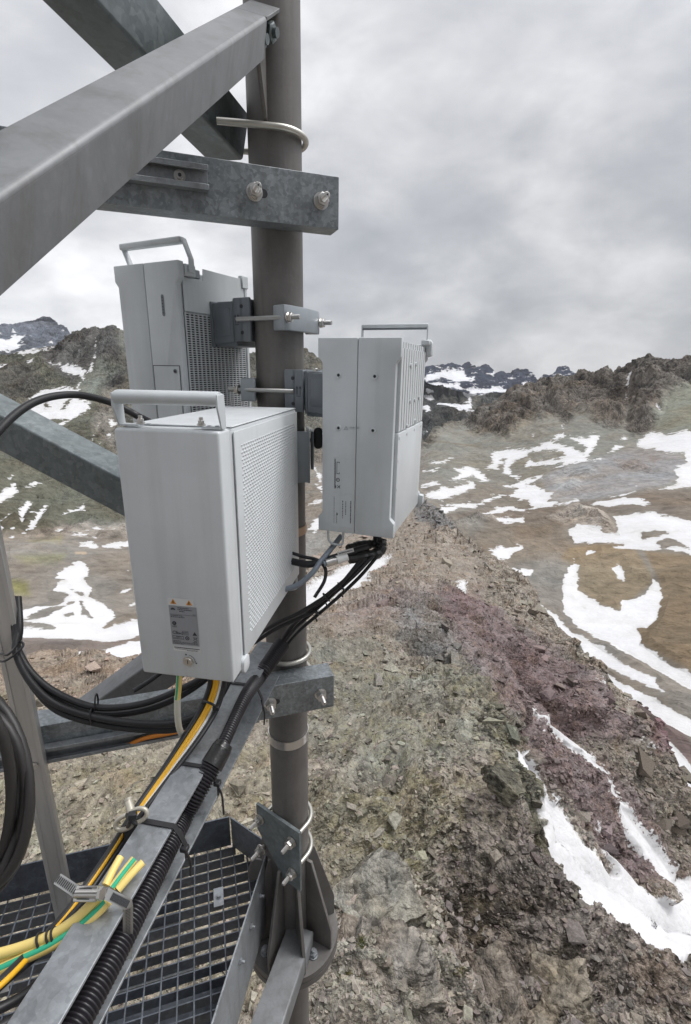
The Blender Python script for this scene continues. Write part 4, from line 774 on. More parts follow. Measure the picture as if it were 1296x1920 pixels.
# --- diagonal braces of angle steel
def brace(P, Q, u, v, w, t_, label, m_, name='diagonal_brace', grp='diagonal angle steel braces'):
    o = thing(name, Q, label, 'brace', grp); mb = MB(); extr(mb, angle_prof(w, t_), P, Q, u, v); mb.build('angle_bar', M[m_], o); return o
def lerp(P, Q, k): return Vector(P) + (Vector(Q) - Vector(P)) * k
P_, Q_ = tuple(.93 * q for q in (-.261, .414, .12)), tuple(.93 * q for q in (-.163, 1.145, .633))
uu, vv = Vector((-.976, -.02, .216)), Vector((-.187, .581, -.792)); tt = (Vector(Q_) - Vector(P_)).normalized()
d1 = brace(lerp(P_, Q_, -.45), Vector(Q_) + tt * .005, uu, vv, .056, .006, 'large near diagonal angle beam crossing the top left, bright on top and dark below', 'angle')
mb = MB(); extr(mb, [(0, 0), (.056, 0), (.056, .006), (0, .006)], Vector(Q_) + tt * .0055, Vector(Q_) + tt * .115, uu, vv); mb.build('upper_leg', M['angle'], d1)
# the plate on the pole that takes its end
mb = MB(); g = axes((PX - .010, PY - PR, 0), (0, -1, 0), (1, 0, 0), (0, 0, 1))
mb.prism([(-.004, .47), (.012, .475), (.085, .545), (.10, .585), (.07, .60), (-.004, .63)], -.004, .004, g, .0008, 1); gp = mb.build('gusset_plate', M['pole'], mast)
for q in ((484, 72, .885), (503, 60, .90)):
    p = at(*q); mb = MB(); hexnut(mb, p, (.9, -.3, -.2), .016, .012); mb.cyl(p + Vector((.9, -.3, -.2)) * .010, p + Vector((.9, -.3, -.2)) * .020, .008, 12); mb.build('bolt', M['dark_angle'], d1)
P_, Q_ = (-.374, .885, .506), (-.236, 1.238, .433)
brace(lerp(P_, Q_, -1.3), Q_, Vector((-.919, .382, .1)), Vector((.164, .139, .977)), .09, .006, 'diagonal angle brace behind the large near beam, ending at the pole above the upper crossbeam', 'dark_angle')
def over_legs(P, Q, roll):
    t_ = (Vector(Q) - Vector(P)).normalized(); u_ = Vector((0, 0, 1)).cross(t_).normalized(); u_ = u_ if u_.y > 0 else -u_
    v_ = t_.cross(u_); v_ = v_ if v_.z < 0 else -v_; return u_ * math.cos(roll) - v_ * math.sin(roll), v_ * math.cos(roll) + u_ * math.sin(roll)
P_, Q_ = at(0, 778, 1.38), at(500, 1042, 1.36); u_, v_ = over_legs(P_, Q_, .13)
brace(lerp(P_, Q_, -.4), Q_, u_, v_, (.10, .112), .007, 'diagonal angle brace at left, running down behind the front white box under the arched cable', 'dark_angle')
A_, B_ = at(181, 1315, 1.46), at(500, 1086, 1.42); u_, v_ = over_legs(A_, B_, .16)
brace(lerp(A_, B_, -.35), lerp(A_, B_, .97), u_, v_, (.085, .11), .007, 'lower diagonal angle brace rising from the lower crossbeam to behind the front white box', 'angle')
A_, B_ = at(588, 1747, 1.62), at(528, 1930, 1.36); t_ = (B_ - A_).normalized()
l_ = Vector((-1, -.12, .05)); l_ = (l_ - t_ * l_.dot(t_)).normalized(); v_ = t_.cross(l_); v_ = -v_ if v_.y > 0 else v_
brace(A_, lerp(A_, B_, 1.6), l_, -v_ if v_.z > 0 else v_, (.088, .07), .007, 'angle beam at the foot of the mast, running down towards the viewer from the flange', 'angle')

# --- plate with two u-bolts at the foot of the pole
pp = [Vector(q) for q in (atz(480, 1507, -1.32), atz(561, 1563, -1.32))]; ex = (pp[1] - pp[0]); wv = ex.length; ex.normalize(); nn_ = Vector((0, 0, 1)).cross(ex); nn_ = nn_ if nn_.y < 0 else -nn_
Mp = axes(pp[0], ex, -nn_, (0, 0, 1)); plate = thing('clamp_plate', pp[0], 'flat steel plate bolted beside the pole above the round flange, with two u-bolts through it', 'plate')
mb = MB(); mb.prism([(0, 0), (wv, 0), (wv, -.235), (wv * .62, -.235), (0, -.10)], 0, .010, Mp, .001, 1); mb.build('plate', M['dark_angle'], plate)  # darker steel puts the shade of its down-left face into the colour
mb = MB(); mb.prism([(wv * .40, -.01), (wv * .40 + .008, -.01), (wv * .40 + .008, -.50), (wv * .40, -.50)], .0115, .075, Mp, .001, 1); mb.prism([(wv * .40 - .06, -.10), (wv * .40 - .001, -.10), (wv * .40 - .001, -.50), (wv * .40 - .10, -.50)], .0115, .018, Mp, .001, 1); mb.build('upright_angle', M['pole'], plate)
for zz_, lb in ((-1.37, 'upper of the two u-bolts through the plate above the round flange'), (-1.495, 'lower of the two u-bolts through the plate above the round flange')):
    c = Vector((PX, PY, zz_)); leg = (pp[0] - c).dot(nn_); ubolt(c, nn_, leg + .002, r=.066, rod=.0068, label=lb, nuts=(leg + .001,), k=1.35)

# --- cable channel running from the viewer to the pole
TE = Vector((math.sin(math.radians(10)), math.cos(math.radians(10)), 0)); TR = Vector((TE.y, -TE.x, 0)); TO = Vector((-.361, .348, 0))
def T(s, a, z): return TO + TE * s + TR * a + Vector((0, 0, z))       # s along, a to the right of the left edge
tray = thing('cable_channel', T(.4, 0, -.79), 'long galvanised channel running diagonally from the lower left corner up to the pole', 'channel')
mb = MB(); extr(mb, chan_prof(.056, .1, .005), T(-.45, 0, -.79), T(.79, 0, -.79), TR, (0, 0, 1)); mb.build('channel', M['galv_smooth'], tray)

# --- upright of the ladder or rail at left
a_ = P2(s_at(P2, 75, -.86), -1.66, .048)
post = thing('rail_post', a_, 'thin upright aluminium post at left, standing in front of the lower crossbeam', 'post')
px_, py_ = a_.x, a_.y
mb = MB(); pr = [(-.0205, 0), (-.0205, .041), (.0205, .041), (.0205, 0), (.011, 0), (.011, .003), (.0175, .003), (.0175, .038), (-.0175, .038), (-.0175, .003), (-.011, .003), (-.011, 0)]
ux_ = Vector((math.cos(.35), math.sin(.35), 0)); uy_ = Vector((-ux_.y, ux_.x, 0))
extr(mb, [(-.0205, 0), (.0205, 0), (.0205, .0205), (-.0205, .0205)], (px_, py_, -1.66), (px_, py_, .0), ux_, uy_); mb.build('post', M['alu'], post)
mb = MB(); extr(mb, [(-.0205, -.003), (-.012, -.003), (-.012, -.0005), (-.0205, -.0005)], (px_, py_, -1.66), (px_, py_, .0), ux_, uy_); extr(mb, [(.012, -.003), (.0205, -.003), (.0205, -.0005), (.012, -.0005)], (px_, py_, -1.66), (px_, py_, .0), ux_, uy_); mb.build('edge_lip', M['alu'], post)
c = Vector((px_, py_, 0)) - uy_ * .0012; r_ = ray(63, 1436); k = c.y / r_[1]; c.z = r_[2] * k
mb = MB(); mb.cyl(c, c - uy_ * .003, .0085, 20); mb.cyl(c - uy_ * .003, c - uy_ * .005, .005, 6); mb.build('screw', M['stainless'], post)

# --- grating platform
GZ = -1.65; KZ = -1.53; sc = KZ / -1.5
k0, k1, k2, k3 = [Vector((x * sc, y * sc, 0)) for x, y in ((-1.60, .955), (-.388, 1.316), (-.237, 1.218), (-.345, .47))]
plat = thing('grating_platform', ((k1.x + k3.x) / 2 - .3, .9, GZ - .03), 'galvanised steel grating platform with upright edge plates below the cable channel', 'platform')
def kick(a, b, nm='edge_plate', top=KZ, bot=-1.66, m_='grate'):
    e = (b - a).normalized(); n = Vector((-e.y, e.x, 0)); mb = MB(); Mx = axes(a, e, n, (0, 0, 1)); mb.prism([(0, bot), ((b - a).length, bot), ((b - a).length, top), (0, top)], 0, .005, Mx, .0008, 1); return mb.build(nm, M[m_], plat)
kick(k0, k1); kick(k1 + (k2 - k1).normalized() * .0055, k2); kick(k2 + (k3 - k2).normalized() * .0055, k3 + (k3 - k2) * .5, bot=-1.79, m_='galv_smooth')
eB = (k1 - k0).normalized(); nB = Vector((eB.y, -eB.x, 0))              # bars run along eB, stacked towards the viewer
def inside(p):      # left of the right edge, in front of the back edge, inside the chamfer
    def side(a, b): return (b.x - a.x) * (p.y - a.y) - (b.y - a.y) * (p.x - a.x)
    return side(k0, k1) < 0 and side(k1, k2) < 0 and side(k2, k3) < 0
def clip_line(o, d, s0, s1, st=.004):
    ok = [s for s in np.arange(s0, s1, st) if inside(o + d * s)]
    return (min(ok), max(ok)) if ok else None
mb = MB(); q = .018; nb = 0
while q < 1.15:
    o = k0 + nB * q; r = clip_line(o, eB, 0, 1.6)
    if r:
        Mx = axes(o, eB, nB, (0, 0, 1)); mb.prism([(r[0], GZ - .036), (r[1], GZ - .036), (r[1], GZ), (r[0], GZ)], -.0016, .0016, Mx)
    q += .0350
mb.build('bearing_bars', M['grate'], plat)
mb = MB(); s = .02
while s < 1.6:
    o = k0 + eB * s; r = clip_line(o, nB, 0, 1.2)
    if r: mb.cyl(o + nB * (r[0] + .003) + Vector((0, 0, GZ - .001)), o + nB * r[1] + Vector((0, 0, GZ - .001)), .0026, 8)
    s += .0440
mb.build('cross_wires', M['grate'], plat)
# rails and a clip under the grating
for q_, s0_, s1_ in ((.17, .4, 1.12), (.205, .4, 1.12), (.33, .3, 1.16), (.62, .2, 1.1)):
    o = k0 + nB * q_; mb = MB(); Mx = axes(o, eB, nB, (0, 0, 1)); mb.prism([(s0_, GZ - .064), (s1_, GZ - .064), (s1_, GZ - .038), (s0_, GZ - .038)], -.009, .009, Mx, .001, 1); mb.build('support_rail', M['galv_smooth'], plat)
for q_ in (.42, .80):
    o = k0 + nB * q_; mb = MB(); Mx = axes(o, eB, nB, (0, 0, 1)); mb.prism([(.1, GZ - .075), (1.25, GZ - .075), (1.25, GZ - .070), (.1, GZ - .070)], -.045, .045, Mx, .001, 1); mb.build('support_flat', M['grate'], plat)
c = atz(410, 1682, GZ + .006); Mx = axes(c, eB, -nB, (0, 0, 1)); mb = MB(); mb.box((-.016, -.030, -.002), (.016, .030, .002), Mx, .001, 1); mb.cyl(c + Vector((0, 0, .002)), c + Vector((0, 0, .004)), .009, 16); hexnut(mb, c + Vector((0, 0, .004)), (0, 0, 1), .007, .006); mb.build('clip', M['galv_smooth'], plat)
for f_ in (.25, .55, .85):      # bolts along the right edge plate
    e = (k3 - k2).normalized(); p = k2 + e * (.04 + f_ * .3) + Vector((0, 0, -1.60)); n = Vector((-e.y, e.x, 0)); n = n if n.x > 0 else -n
    mb = MB(); hexnut(mb, p + n * .0055, n, .008, .007); thread(mb, p + n * .0125, p + n * .02, .0045); mb.build('edge_bolt', M['galv_smooth'], plat)
# --- bracket holding the platform to the foot of the mast
bk = thing('platform_bracket', (PX - .12, PY - .03, -1.9), 'dark bracket plate joining the platform edge to the foot of the pole', 'bracket')
mb = MB(); g = axes((PX - .06, PY - .01, 0), (-1, .18, 0), (0, 1, 0), (0, 0, 1)); mb.prism([(0, -1.56), (.07, -1.56), (.09, -1.62), (.09, -1.72), (.04, -1.86), (0, -1.86)], -.004, .004, g, .001, 1); mb.build('plate', M['pole'], bk)

# ================================================================== THE THREE WHITE BOXES
def rrect(x0, z0, x1, z1, r, n=5):
    out = []
    for cx_, cz_, a0 in ((x1 - r, z1 - r, 0), (x0 + r, z1 - r, 90), (x0 + r, z0 + r, 180), (x1 - r, z0 + r, 270)):
        out += [(cx_ + r * math.cos(math.radians(a0 + 90 * i / n)), cz_ + r * math.sin(math.radians(a0 + 90 * i / n))) for i in range(n + 1)]
    return out
def text_mesh(s, size, Mx, name, m_, parent, align='LEFT', ext=.0, bold=0.0):
    cu = bpy.data.curves.new('t', 'FONT'); cu.body = s; cu.size = size; cu.align_x = align; cu.resolution_u = 2; cu.offset = bold
    ob = bpy.data.objects.new('t', cu); me = bpy.data.meshes.new_from_object(ob)
    off = wloc(parent)
    for v in me.vertices: v.co = (Mx @ Vector((v.co.x, 0, v.co.y))) - off
    bpy.data.objects.remove(ob); me.name = name; me.materials.clear(); me.materials.append(m_)
    o = bpy.data.objects.new(name, me); COL.objects.link(o); o.parent = parent; return o
def flat(mb, pts, Mx, y=0.0): return mb.add([Mx @ Vector((p[0], y, p[1])) for p in pts], [list(range(len(pts)))])
def petals(mb, cx_, cz_, r, Mx, y):     # fan of eight petals
    for k in range(8):
        a = math.radians(12 + k * 156 / 7); ca, sa = math.cos(a), math.sin(a)
        flat(mb, [(cx_ + ca * r * q - sa * w_ * r, cz_ + sa * r * q + ca * w_ * r) for q, w_ in ((.12, 0), (.6, -.13), (.95, -.10), (1.0, .04), (.65, .12))], Mx, y)
def rect(mb, x0, z0, x1, z1, Mx, y): return flat(mb, [(x0, z0), (x1, z0), (x1, z1), (x0, z1)], Mx, y)
def ringflat(mb, cx_, cz_, r0, r1, Mx, y, n=24, a0=0, a1=360):
    for i in range(n):
        p, q = [math.radians(a0 + (a1 - a0) * k / n) for k in (i, i + 1)]
        flat(mb, [(cx_ + r0 * math.cos(p), cz_ + r0 * math.sin(p)), (cx_ + r1 * math.cos(p), cz_ + r1 * math.sin(p)), (cx_ + r1 * math.cos(q), cz_ + r1 * math.sin(q)), (cx_ + r0 * math.cos(q), cz_ + r0 * math.sin(q))], Mx, y)
def lines(mb, x0, z0, x1, Mx, y, h=.0009, seed=0, gap=.0007):       # a line of print too small to read
    rg = random.Random(seed); x = x0
    while x < x1:
        l = rg.uniform(.0010, .0032); rect(mb, x, z0, min(x + l, x1), z0 + h, Mx, y); x += l + gap
def socket(mb, mk, p, n, r=.0062):
    p, n = Vector(p), Vector(n).normalized(); a = n.orthogonal().normalized(); b = n.cross(a); k = 24
    prof = [(r, 0), (r * .95, .0016), (r * .62, .0020), (r * .50, .0012), (r * .46, -.0001)]
    vs = [p + (a * math.cos(t) + b * math.sin(t)) * q + n * h for q, h in prof for t in [2 * math.pi * i / k for i in range(k)]]
    mb.add(vs, [[j * k + i, j * k + (i + 1) % k, (j + 1) * k + (i + 1) % k, (j + 1) * k + i] for j in range(len(prof) - 1) for i in range(k)], True)
    mk.add([p + (a * math.cos(t) + b * math.sin(t)) * r * .48 + n * .0004 for t in [2 * math.pi * i / k for i in range(k)]], [list(range(k))])

# ---------------- front box (power unit)
SB = .74; yB = math.radians(-9.1); oB = Vector((-.461, .965, -.12)) * SB; W, D, H = .163, .420, .413
FB = frame(oB, yB)                                    # local: x right, y back, z up from the top edge
FBr = axes(FB @ Vector((W, 0, 0)), FB.to_3x3() @ Vector((0, 1, 0)), FB.to_3x3() @ Vector((-1, 0, 0)), (0, 0, 1))   # right side: x back, y inwards
boxB = thing('power_cabinet', FB @ Vector((W / 2, D / 2, -H)), 'large light grey cabinet in front of the pole, with a top handle and silver label', 'cabinet', 'white equipment boxes on the pole')
mb = MB(); mb.prism([(0, 0), (W, 0), (W, -H), (W * .97, -H), (0, -H)][:4] + [(0, -H)], 0, .041, FB, .0045, 3); mb.build('front_cover', M['paint2'], boxB, 35)
mb = MB(); mb.prism([(.003, -.004), (W - .0012, -.004), (W - .0012, -H + .012), (.003, -H + .012)], .0405, .0485, FB); mb.build('cover_gap', M['paint2'], boxB)
mb = MB(); mb.box((.0008, .0485, -H + .010), (W - .0008, D, -.0005), FB, .003, 2); body = mb.build('body', M['paint2'], boxB, 35)
# top sheet with folded edge
mb = MB(); mb.box((.0005, .050, .0), (W - .0005, D - .001, .0022), FB, .001, 1); mb.build('top_sheet', M['paint2'], boxB)
# embossed side panel
mb = MB(); mb.prism([(.0492, -.006), (D - .002, -.006), (D - .002, -H + .016), (.0492, -H + .016)], -.0028, -.0002, FBr, .0012, 2)
pn = mb.build('side_panel', M['paint2'], boxB)
mb = MB(); R_, C_ = 58, 30
for r in range(R_):
    for c_ in range(C_):
        x = .078 + (D - .100) * (c_ + (.5 if r % 2 else 0)) / C_; z = -.030 - (H - .075) * r / R_
        w_, h_ = .0056, .0030; y = -.0029
        v = [(x - w_, y, z), (x, y, z + h_), (x + w_, y, z), (x, y, z - h_), (x - w_ * .35, y - .0010, z + h_ * .1), (x + w_ * .35, y - .0010, z + h_ * .1)]
        mb.add([FBr @ Vector(q) for q in v], [(0, 1, 4), (1, 5, 4), (1, 2, 5), (2, 3, 5), (3, 4, 5), (3, 0, 4)])
mb.build('embossed_louvres', M['paint2'], pn, 10)
# dark shadow line of the side panel seam
# handle
def strap_handle(name, par, Mx, x0, x1, y0, z0, rise, lean, rr=.0075, foot=.03, wdt=.017):
    mb = MB(); n = 14
    prof = []                                                       # rolled grip: flattened tube
    for i in range(n):
        a = 2 * math.pi * i / n; prof.append((math.cos(a) * wdt * .5, math.sin(a) * rr))
    P = [(x0, y0 + lean, z0 + rise), (x0 + .004, y0 + lean, z0 + rise + .001), (x1 - .004, y0 + lean, z0 + rise + .001), (x1, y0 + lean, z0 + rise)]
    vs = [Mx @ Vector((p[0], p[1] + a, p[2] + b)) for p in P for a, b in prof]
    mb.add(vs, [[j * n + i, j * n + (i + 1) % n, (j + 1) * n + (i + 1) % n, (j + 1) * n + i] for j in range(3) for i in range(n)] + [list(range(n)), [3 * n + i for i in range(n)]], True)
    h = mb.build('handle', M['paint'], par)
    for s, x in ((1, x0), (-1, x1)):
        mb = MB(); g = axes(Mx @ Vector((x, 0, 0)), Mx.to_3x3() @ Vector((0, 1, 0)), Mx.to_3x3() @ Vector((1, 0, 0)), (0, 0, 1))
        mb.prism([(y0 - .008, z0 + .002), (y0 + .008, z0 + .002), (y0 + lean + wdt * .5, z0 + rise * .75), (y0 + lean + wdt * .45, z0 + rise + rr * .7), (y0 + lean - wdt * .45, z0 + rise + rr * .7), (y0 + lean - wdt * .5, z0 + rise * .75)], -.0016 if s > 0 else -.0012, .0012 if s > 0 else .0016, g, .0006, 1)
        if foot: mb.box((min(x, x + s * foot), y0 - .008, z0 + .0023), (max(x, x + s * foot), y0 + .010, z0 + .0045), Mx, .0005, 1)
        mb.build('handle_leg', M['paint'], h)
    return h
hb = strap_handle('handle', boxB, FB, .002, W - .0015, .020, .0002, .043, -.006, .0105, .030, .026)
for x in (.030, .126):
    mb = MB(); p = FB @ Vector((x, .024, .0048)); mb.cyl(p, p + Vector((0, 0, .0018)), .0065, 20); mb.cyl(p + Vector((0, 0, .002)), p + Vector((0, 0, .0034)), .0052, 20); hexnut(mb, p + Vector((0, 0, .0035)), (0, 0, 1), .0050, .0042); mb.cyl(p + Vector((0, 0, .0078)), p + Vector((0, 0, .012)), .0030, 12); mb.build('ground_bolt', M['stainless'], boxB)
for x in (.045, .140, .152):
    mb = MB(); p = FB @ Vector((x, .020, .0046)); mb.cyl(p, p + Vector((0, 0, .0016)), .0032, 14); mb.build('screw', M['paint'], boxB)
# lug at the bottom rear of the cover, and the wire bail at the back bottom
mb = MB(); mb.prism(rrect(.035, -H - .008, .062, -H + .022, .010), .0, .010, axes(FBr @ Vector((0, -.0055, 0)), FBr.to_3x3() @ Vector((1, 0, 0)), FBr.to_3x3() @ Vector((0, 1, 0)), (0, 0, 1)), .002, 2); mb.build('bottom_lug', M['paint2'], boxB)
mb = MB(); pts = [FBr @ Vector(q) for q in ((D - .012, .002, -H + .012), (D - .012, .002, -H - .010), (D - .016, .004, -H - .018), (D - .026, .030, -H - .020), (D - .026, .050, -H - .018), (D - .020, .052, -H + .010))]; mb.tube(spline(pts, 6), .0028, 10); mb.build('bottom_bail', M['paint'], boxB)
# labels
y = -.0005; LX0, LX1 = .0605, .1080
mb = MB(); rect(mb, LX0 - .001, -.2790, LX1 - .004, -.2660, FB, y); lw = mb.build('warning_label', M['label_w'], boxB)
for cx_ in (LX0 + .0085, LX1 - .0120):
    mb = MB(); flat(mb, [(cx_ - .0052, -.2765), (cx_ + .0052, -.2765), (cx_, -.2675)], FB, y - .0003); mb.build('warning_triangle', M['amber'], lw)
    mb = MB(); flat(mb, [(cx_ - .0010, -.2745), (cx_ + .0010, -.2745), (cx_ + .0005, -.2702), (cx_ - .0005, -.2702)], FB, y - .0006); rect(mb, cx_ - .0008, -.2760, cx_ + .0008, -.2750, FB, y - .0006); mb.build('mark', M['ink'], lw)
mb = MB(); rect(mb, LX0, -.3500, LX1, -.2798, FB, y); ls = mb.build('rating_label', M['label'], boxB)
mb = MB(); Y = y - .0003
petals(mb, LX0 + .0070, -.2873, .0046, FB, Y)
for k, (a, b) in enumerate(((.0150, .034), (.0150, .040), (.0175, .027))): lines(mb, LX0 + a, -.2835 - k * .0030, LX0 + b, FB, Y, .0013, k)
rect(mb, LX0 + .001, -.2950, LX1 - .001, -.2946, FB, Y); lines(mb, LX0 + .002, -.2975, LX0 + .024, FB, Y, .0011, 5); lines(mb, LX0 + .002, -.3002, LX0 + .026, FB, Y, .0011, 6); lines(mb, LX1 - .007, -.2935, LX1 - .002, FB, Y, .0010, 7)
ringflat(mb, LX0 + .0070, -.3110, .0018, .0036, FB, Y); rect(mb, LX0 + .0055, -.3118, LX0 + .0085, -.3102, FB, Y); lines(mb, LX0 + .0035, -.3165, LX0 + .011, FB, Y, .0009, 8); lines(mb, LX0 + .0035, -.3182, LX0 + .011, FB, Y, .0009, 9)
for z_ in (-.3338, -.3412): pass
for (a, b, c_, d_) in ((LX0 + .0020, -.3395, LX0 + .0215, -.3388), (LX0 + .0020, -.3345, LX0 + .0215, -.3338), (LX0 + .0020, -.3395, LX0 + .0027, -.3338), (LX0 + .0208, -.3395, LX0 + .0215, -.3338)): rect(mb, a, b, c_, d_, FB, Y)
lines(mb, LX0 + .0085, -.3355, LX0 + .0155, FB, Y, .0009, 10); lines(mb, LX0 + .004, -.3375, LX0 + .019, FB, Y, .0008, 11)
ringflat(mb, LX0 + .0275, -.3366, .0022, .0036, FB, Y); ringflat(mb, LX0 + .0275, -.3366, .0, .0012, FB, Y, 10)
for (a, b, c_, d_) in (((LX1 - .0085), -.3395, LX1 - .0080, -.3345), (LX1 - .0045, -.3395, LX1 - .0040, -.3345), (LX1 - .0090, -.3345, LX1 - .0035, -.3340), (LX1 - .0085, -.3418, LX1 - .0035, -.3408)): rect(mb, a, b, c_, d_, FB, Y)
flat(mb, [(LX1 - .0102, -.3390), (LX1 - .0098, -.3395), (LX1 - .0022, -.3340), (LX1 - .0026, -.3335)], FB, Y - .0001); flat(mb, [(LX1 - .0102, -.3340), (LX1 - .0098, -.3335), (LX1 - .0022, -.3390), (LX1 - .0026, -.3395)], FB, Y - .0002)
for (a, b, c_, d_) in ((LX0 + .0195, -.3310, LX0 + .0200, -.3240), (LX0 + .0295, -.3310, LX0 + .0300, -.3240), (LX0 + .0195, -.3310, LX0 + .0300, -.3305), (LX0 + .0195, -.3245, LX0 + .0300, -.3240)): rect(mb, a, b, c_, d_, FB, Y)
lines(mb, LX0 + .0205, -.3268, LX0 + .029, FB, Y, .0010, 12); lines(mb, LX0 + .0205, -.3292, LX0 + .029, FB, Y, .0010, 13)
flat(mb, [(LX1 - .0105, -.3305), (LX1 - .0025, -.3305), (LX1 - .0065, -.3238)], FB, Y)
lines(mb, LX0 + .002, -.3435, LX0 + .016, FB, Y, .0009, 14); lines(mb, LX0 + .002, -.3455, LX1 - .002, FB, Y, .0008, 15); lines(mb, LX0 + .002, -.3472, LX1 - .002, FB, Y, .0008, 16); lines(mb, LX0 + .002, -.3489, LX0 + .020, FB, Y, .0008, 17); lines(mb, LX1 - .011, -.3438, LX1 - .003, FB, Y, .0011, 18)
mb.build('print', M['ink'], ls)
for tx, xx in (('CE', .0022), ('EAC', .0110)): text_mesh(tx, .0078 if tx == 'CE' else .0050, FB @ Matrix.Translation((LX0 + xx, Y - .0001, -.3305)), 'print', M['ink'], ls, bold=.0001)
mb = MB(); rect(mb, LX0 + .001, -.3620, LX1 + .002, -.3530, FB, y); lb2 = mb.build('serial_label', M['label_w'], boxB)
mb = MB(); lines(mb, LX0 + .003, -.3562, LX1, FB, Y, .0016, 20, .0003); lines(mb, LX0 + .005, -.3585, LX1 - .004, FB, Y, .0008, 21); lines(mb, LX0 + .025, -.3601, LX1 - .003, FB, Y, .0008, 22); mb.build('print', M['ink'], lb2)
p = FB @ Vector((.0860, 0, -.3800)); n_ = FB.to_3x3() @ Vector((0, -1, 0))
mb = MB(); mb.cyl(p - n_ * .001, p + n_ * .0020, .0092, 36, .0088); mb.cyl(p + n_ * .0020, p + n_ * .0030, .0068, 32, .0064); lk = mb.build('lock', M['stainless'], boxB)
mb = MB(); rect(mb, .0853, -.3835, .0867, -.3765, FB, -.00315); mb.build('key_slot', M['dark'], lk)
mb = MB(); ringflat(mb, .0860, -.3800, .0116, .0124, FB, -.0004, 12, 0, 80); rect(mb, .0815, -.3690, .0840, -.3665, FB, -.0004); rect(mb, .0985, -.3835, .1010, -.3810, FB, -.0004); flat(mb, [(.0965, -.3812), (.0990, -.3800), (.0980, -.3785)], FB, -.0005); mb.build('turn_mark', M['ink'], lk)

# ---------------- right box (radio unit)
yC = math.radians(-18.7); oC = Vector((-.060, 1.023, .057)); W, D, H = .170, .301, .402
FC = frame(oC, yC); FCr = axes(FC @ Vector((W, 0, 0)), FC.to_3x3() @ Vector((0, 1, 0)), FC.to_3x3() @ Vector((-1, 0, 0)), (0, 0, 1))
boxC = thing('radio_unit', FC @ Vector((W / 2, D / 2, -H)), 'light grey finned radio box right of the pole, black taped cable connectors below it', 'radio unit', 'white equipment boxes on the pole')
def cap_prof(x0, x1):
    i = .0095
    return [(x0, 0), (x1, 0), (x1, -.036), (x1 - i, -.047), (x1 - i, -H + .042), (x1, -H + .032), (x1, -H), (x0, -H), (x0, -H + .032), (x0 + i, -H + .042), (x0 + i, -.047), (x0, -.036)]
mid = .0835
mb = MB(); pf = cap_prof(0, W)
mb.prism([p for p in [(0, 0), (mid - .0002, 0), (mid - .0002, -H), (0, -H), (0, -H + .032), (.0095, -H + .042), (.0095, -.047), (0, -.036)]], 0, .018, FC, .0022, 2)
mb.prism([p for p in [(mid + .0005, 0), (W, 0), (W, -.036), (W - .0095, -.047), (W - .0095, -H + .042), (W, -H + .032), (W, -H), (mid + .0005, -H)]], 0.0006, .018, FC, .0022, 2)
fr = mb.build('front_plate', M['paint'], boxC, 35)
mb = MB(); mb.box((.013, .0185, -H + .006), (W - .013, D - .014, -.006), FC, .002, 1); mb.build('body', M['paint'], boxC)
mb = MB(); mb.prism(cap_prof(0, W), D - .0135, D, FC, .002, 1); mb.build('back_plate', M['paint'], boxC)
# fins on the upper half of both sides
for Mx_, nm in ((FCr, 'r'), (axes(FC @ Vector((0, 0, 0)), FC.to_3x3() @ Vector((0, 1, 0)), FC.to_3x3() @ Vector((1, 0, 0)), (0, 0, 1)), 'l')):
    mb = MB()
    for k in range(11):
        x = .032 + k * .0243
        mb.prism([(x - .0088, -.180), (x + .0088, -.180), (x + .0088, -.018), (x - .0088, -.018)], .0035, .0128, Mx_)
        mb.prism([(x - .0088, -.018), (x + .0088, -.018), (x + .0078, -.006), (x - .0078, -.006)], .0060, .0128, Mx_)
    for x_, z_ in ((.11, -.050), (.165, -.047), (.12, -.125), (.17, -.125), (.22, -.122), (.10, -.176), (.19, -.173)): mb.cyl(Mx_ @ Vector((x_, .004, z_)), Mx_ @ Vector((x_, .0005, z_)), .0045, 16)
    mb.build('cooling_fins', M['paint2'], boxC)
    mb = MB(); mb.prism([(.0190, -.183), (D - .0145, -.183), (D - .0145, -H + .004), (.0190, -H + .004)], .0020, .0128, Mx_, .002, 2)
    for x_ in (.026, .10, .18, .265): mb.cyl(Mx_ @ Vector((x_, .0025, -.192)), Mx_ @ Vector((x_, .0008, -.192)), .0038, 14)
    for z_ in (-.24, -.30): mb.cyl(Mx_ @ Vector((.025, .0025, z_)), Mx_ @ Vector((.025, .0012, z_)), .0035, 14)
    mb.build('side_cover', M['paint2'], boxC)
for x_, z_ in ((.0445, -.071), (.1195, -.072), (.0455, -.1755), (.1190, -.177)):
    mk = MB(); mb = MB(); socket(mb, mk, FC @ Vector((x_, 0, z_)), FC.to_3x3() @ Vector((0, -1, 0))); sk = mb.build('screw_boss', M['paint'], boxC); mk.build('socket_hole', M['dark'], sk)
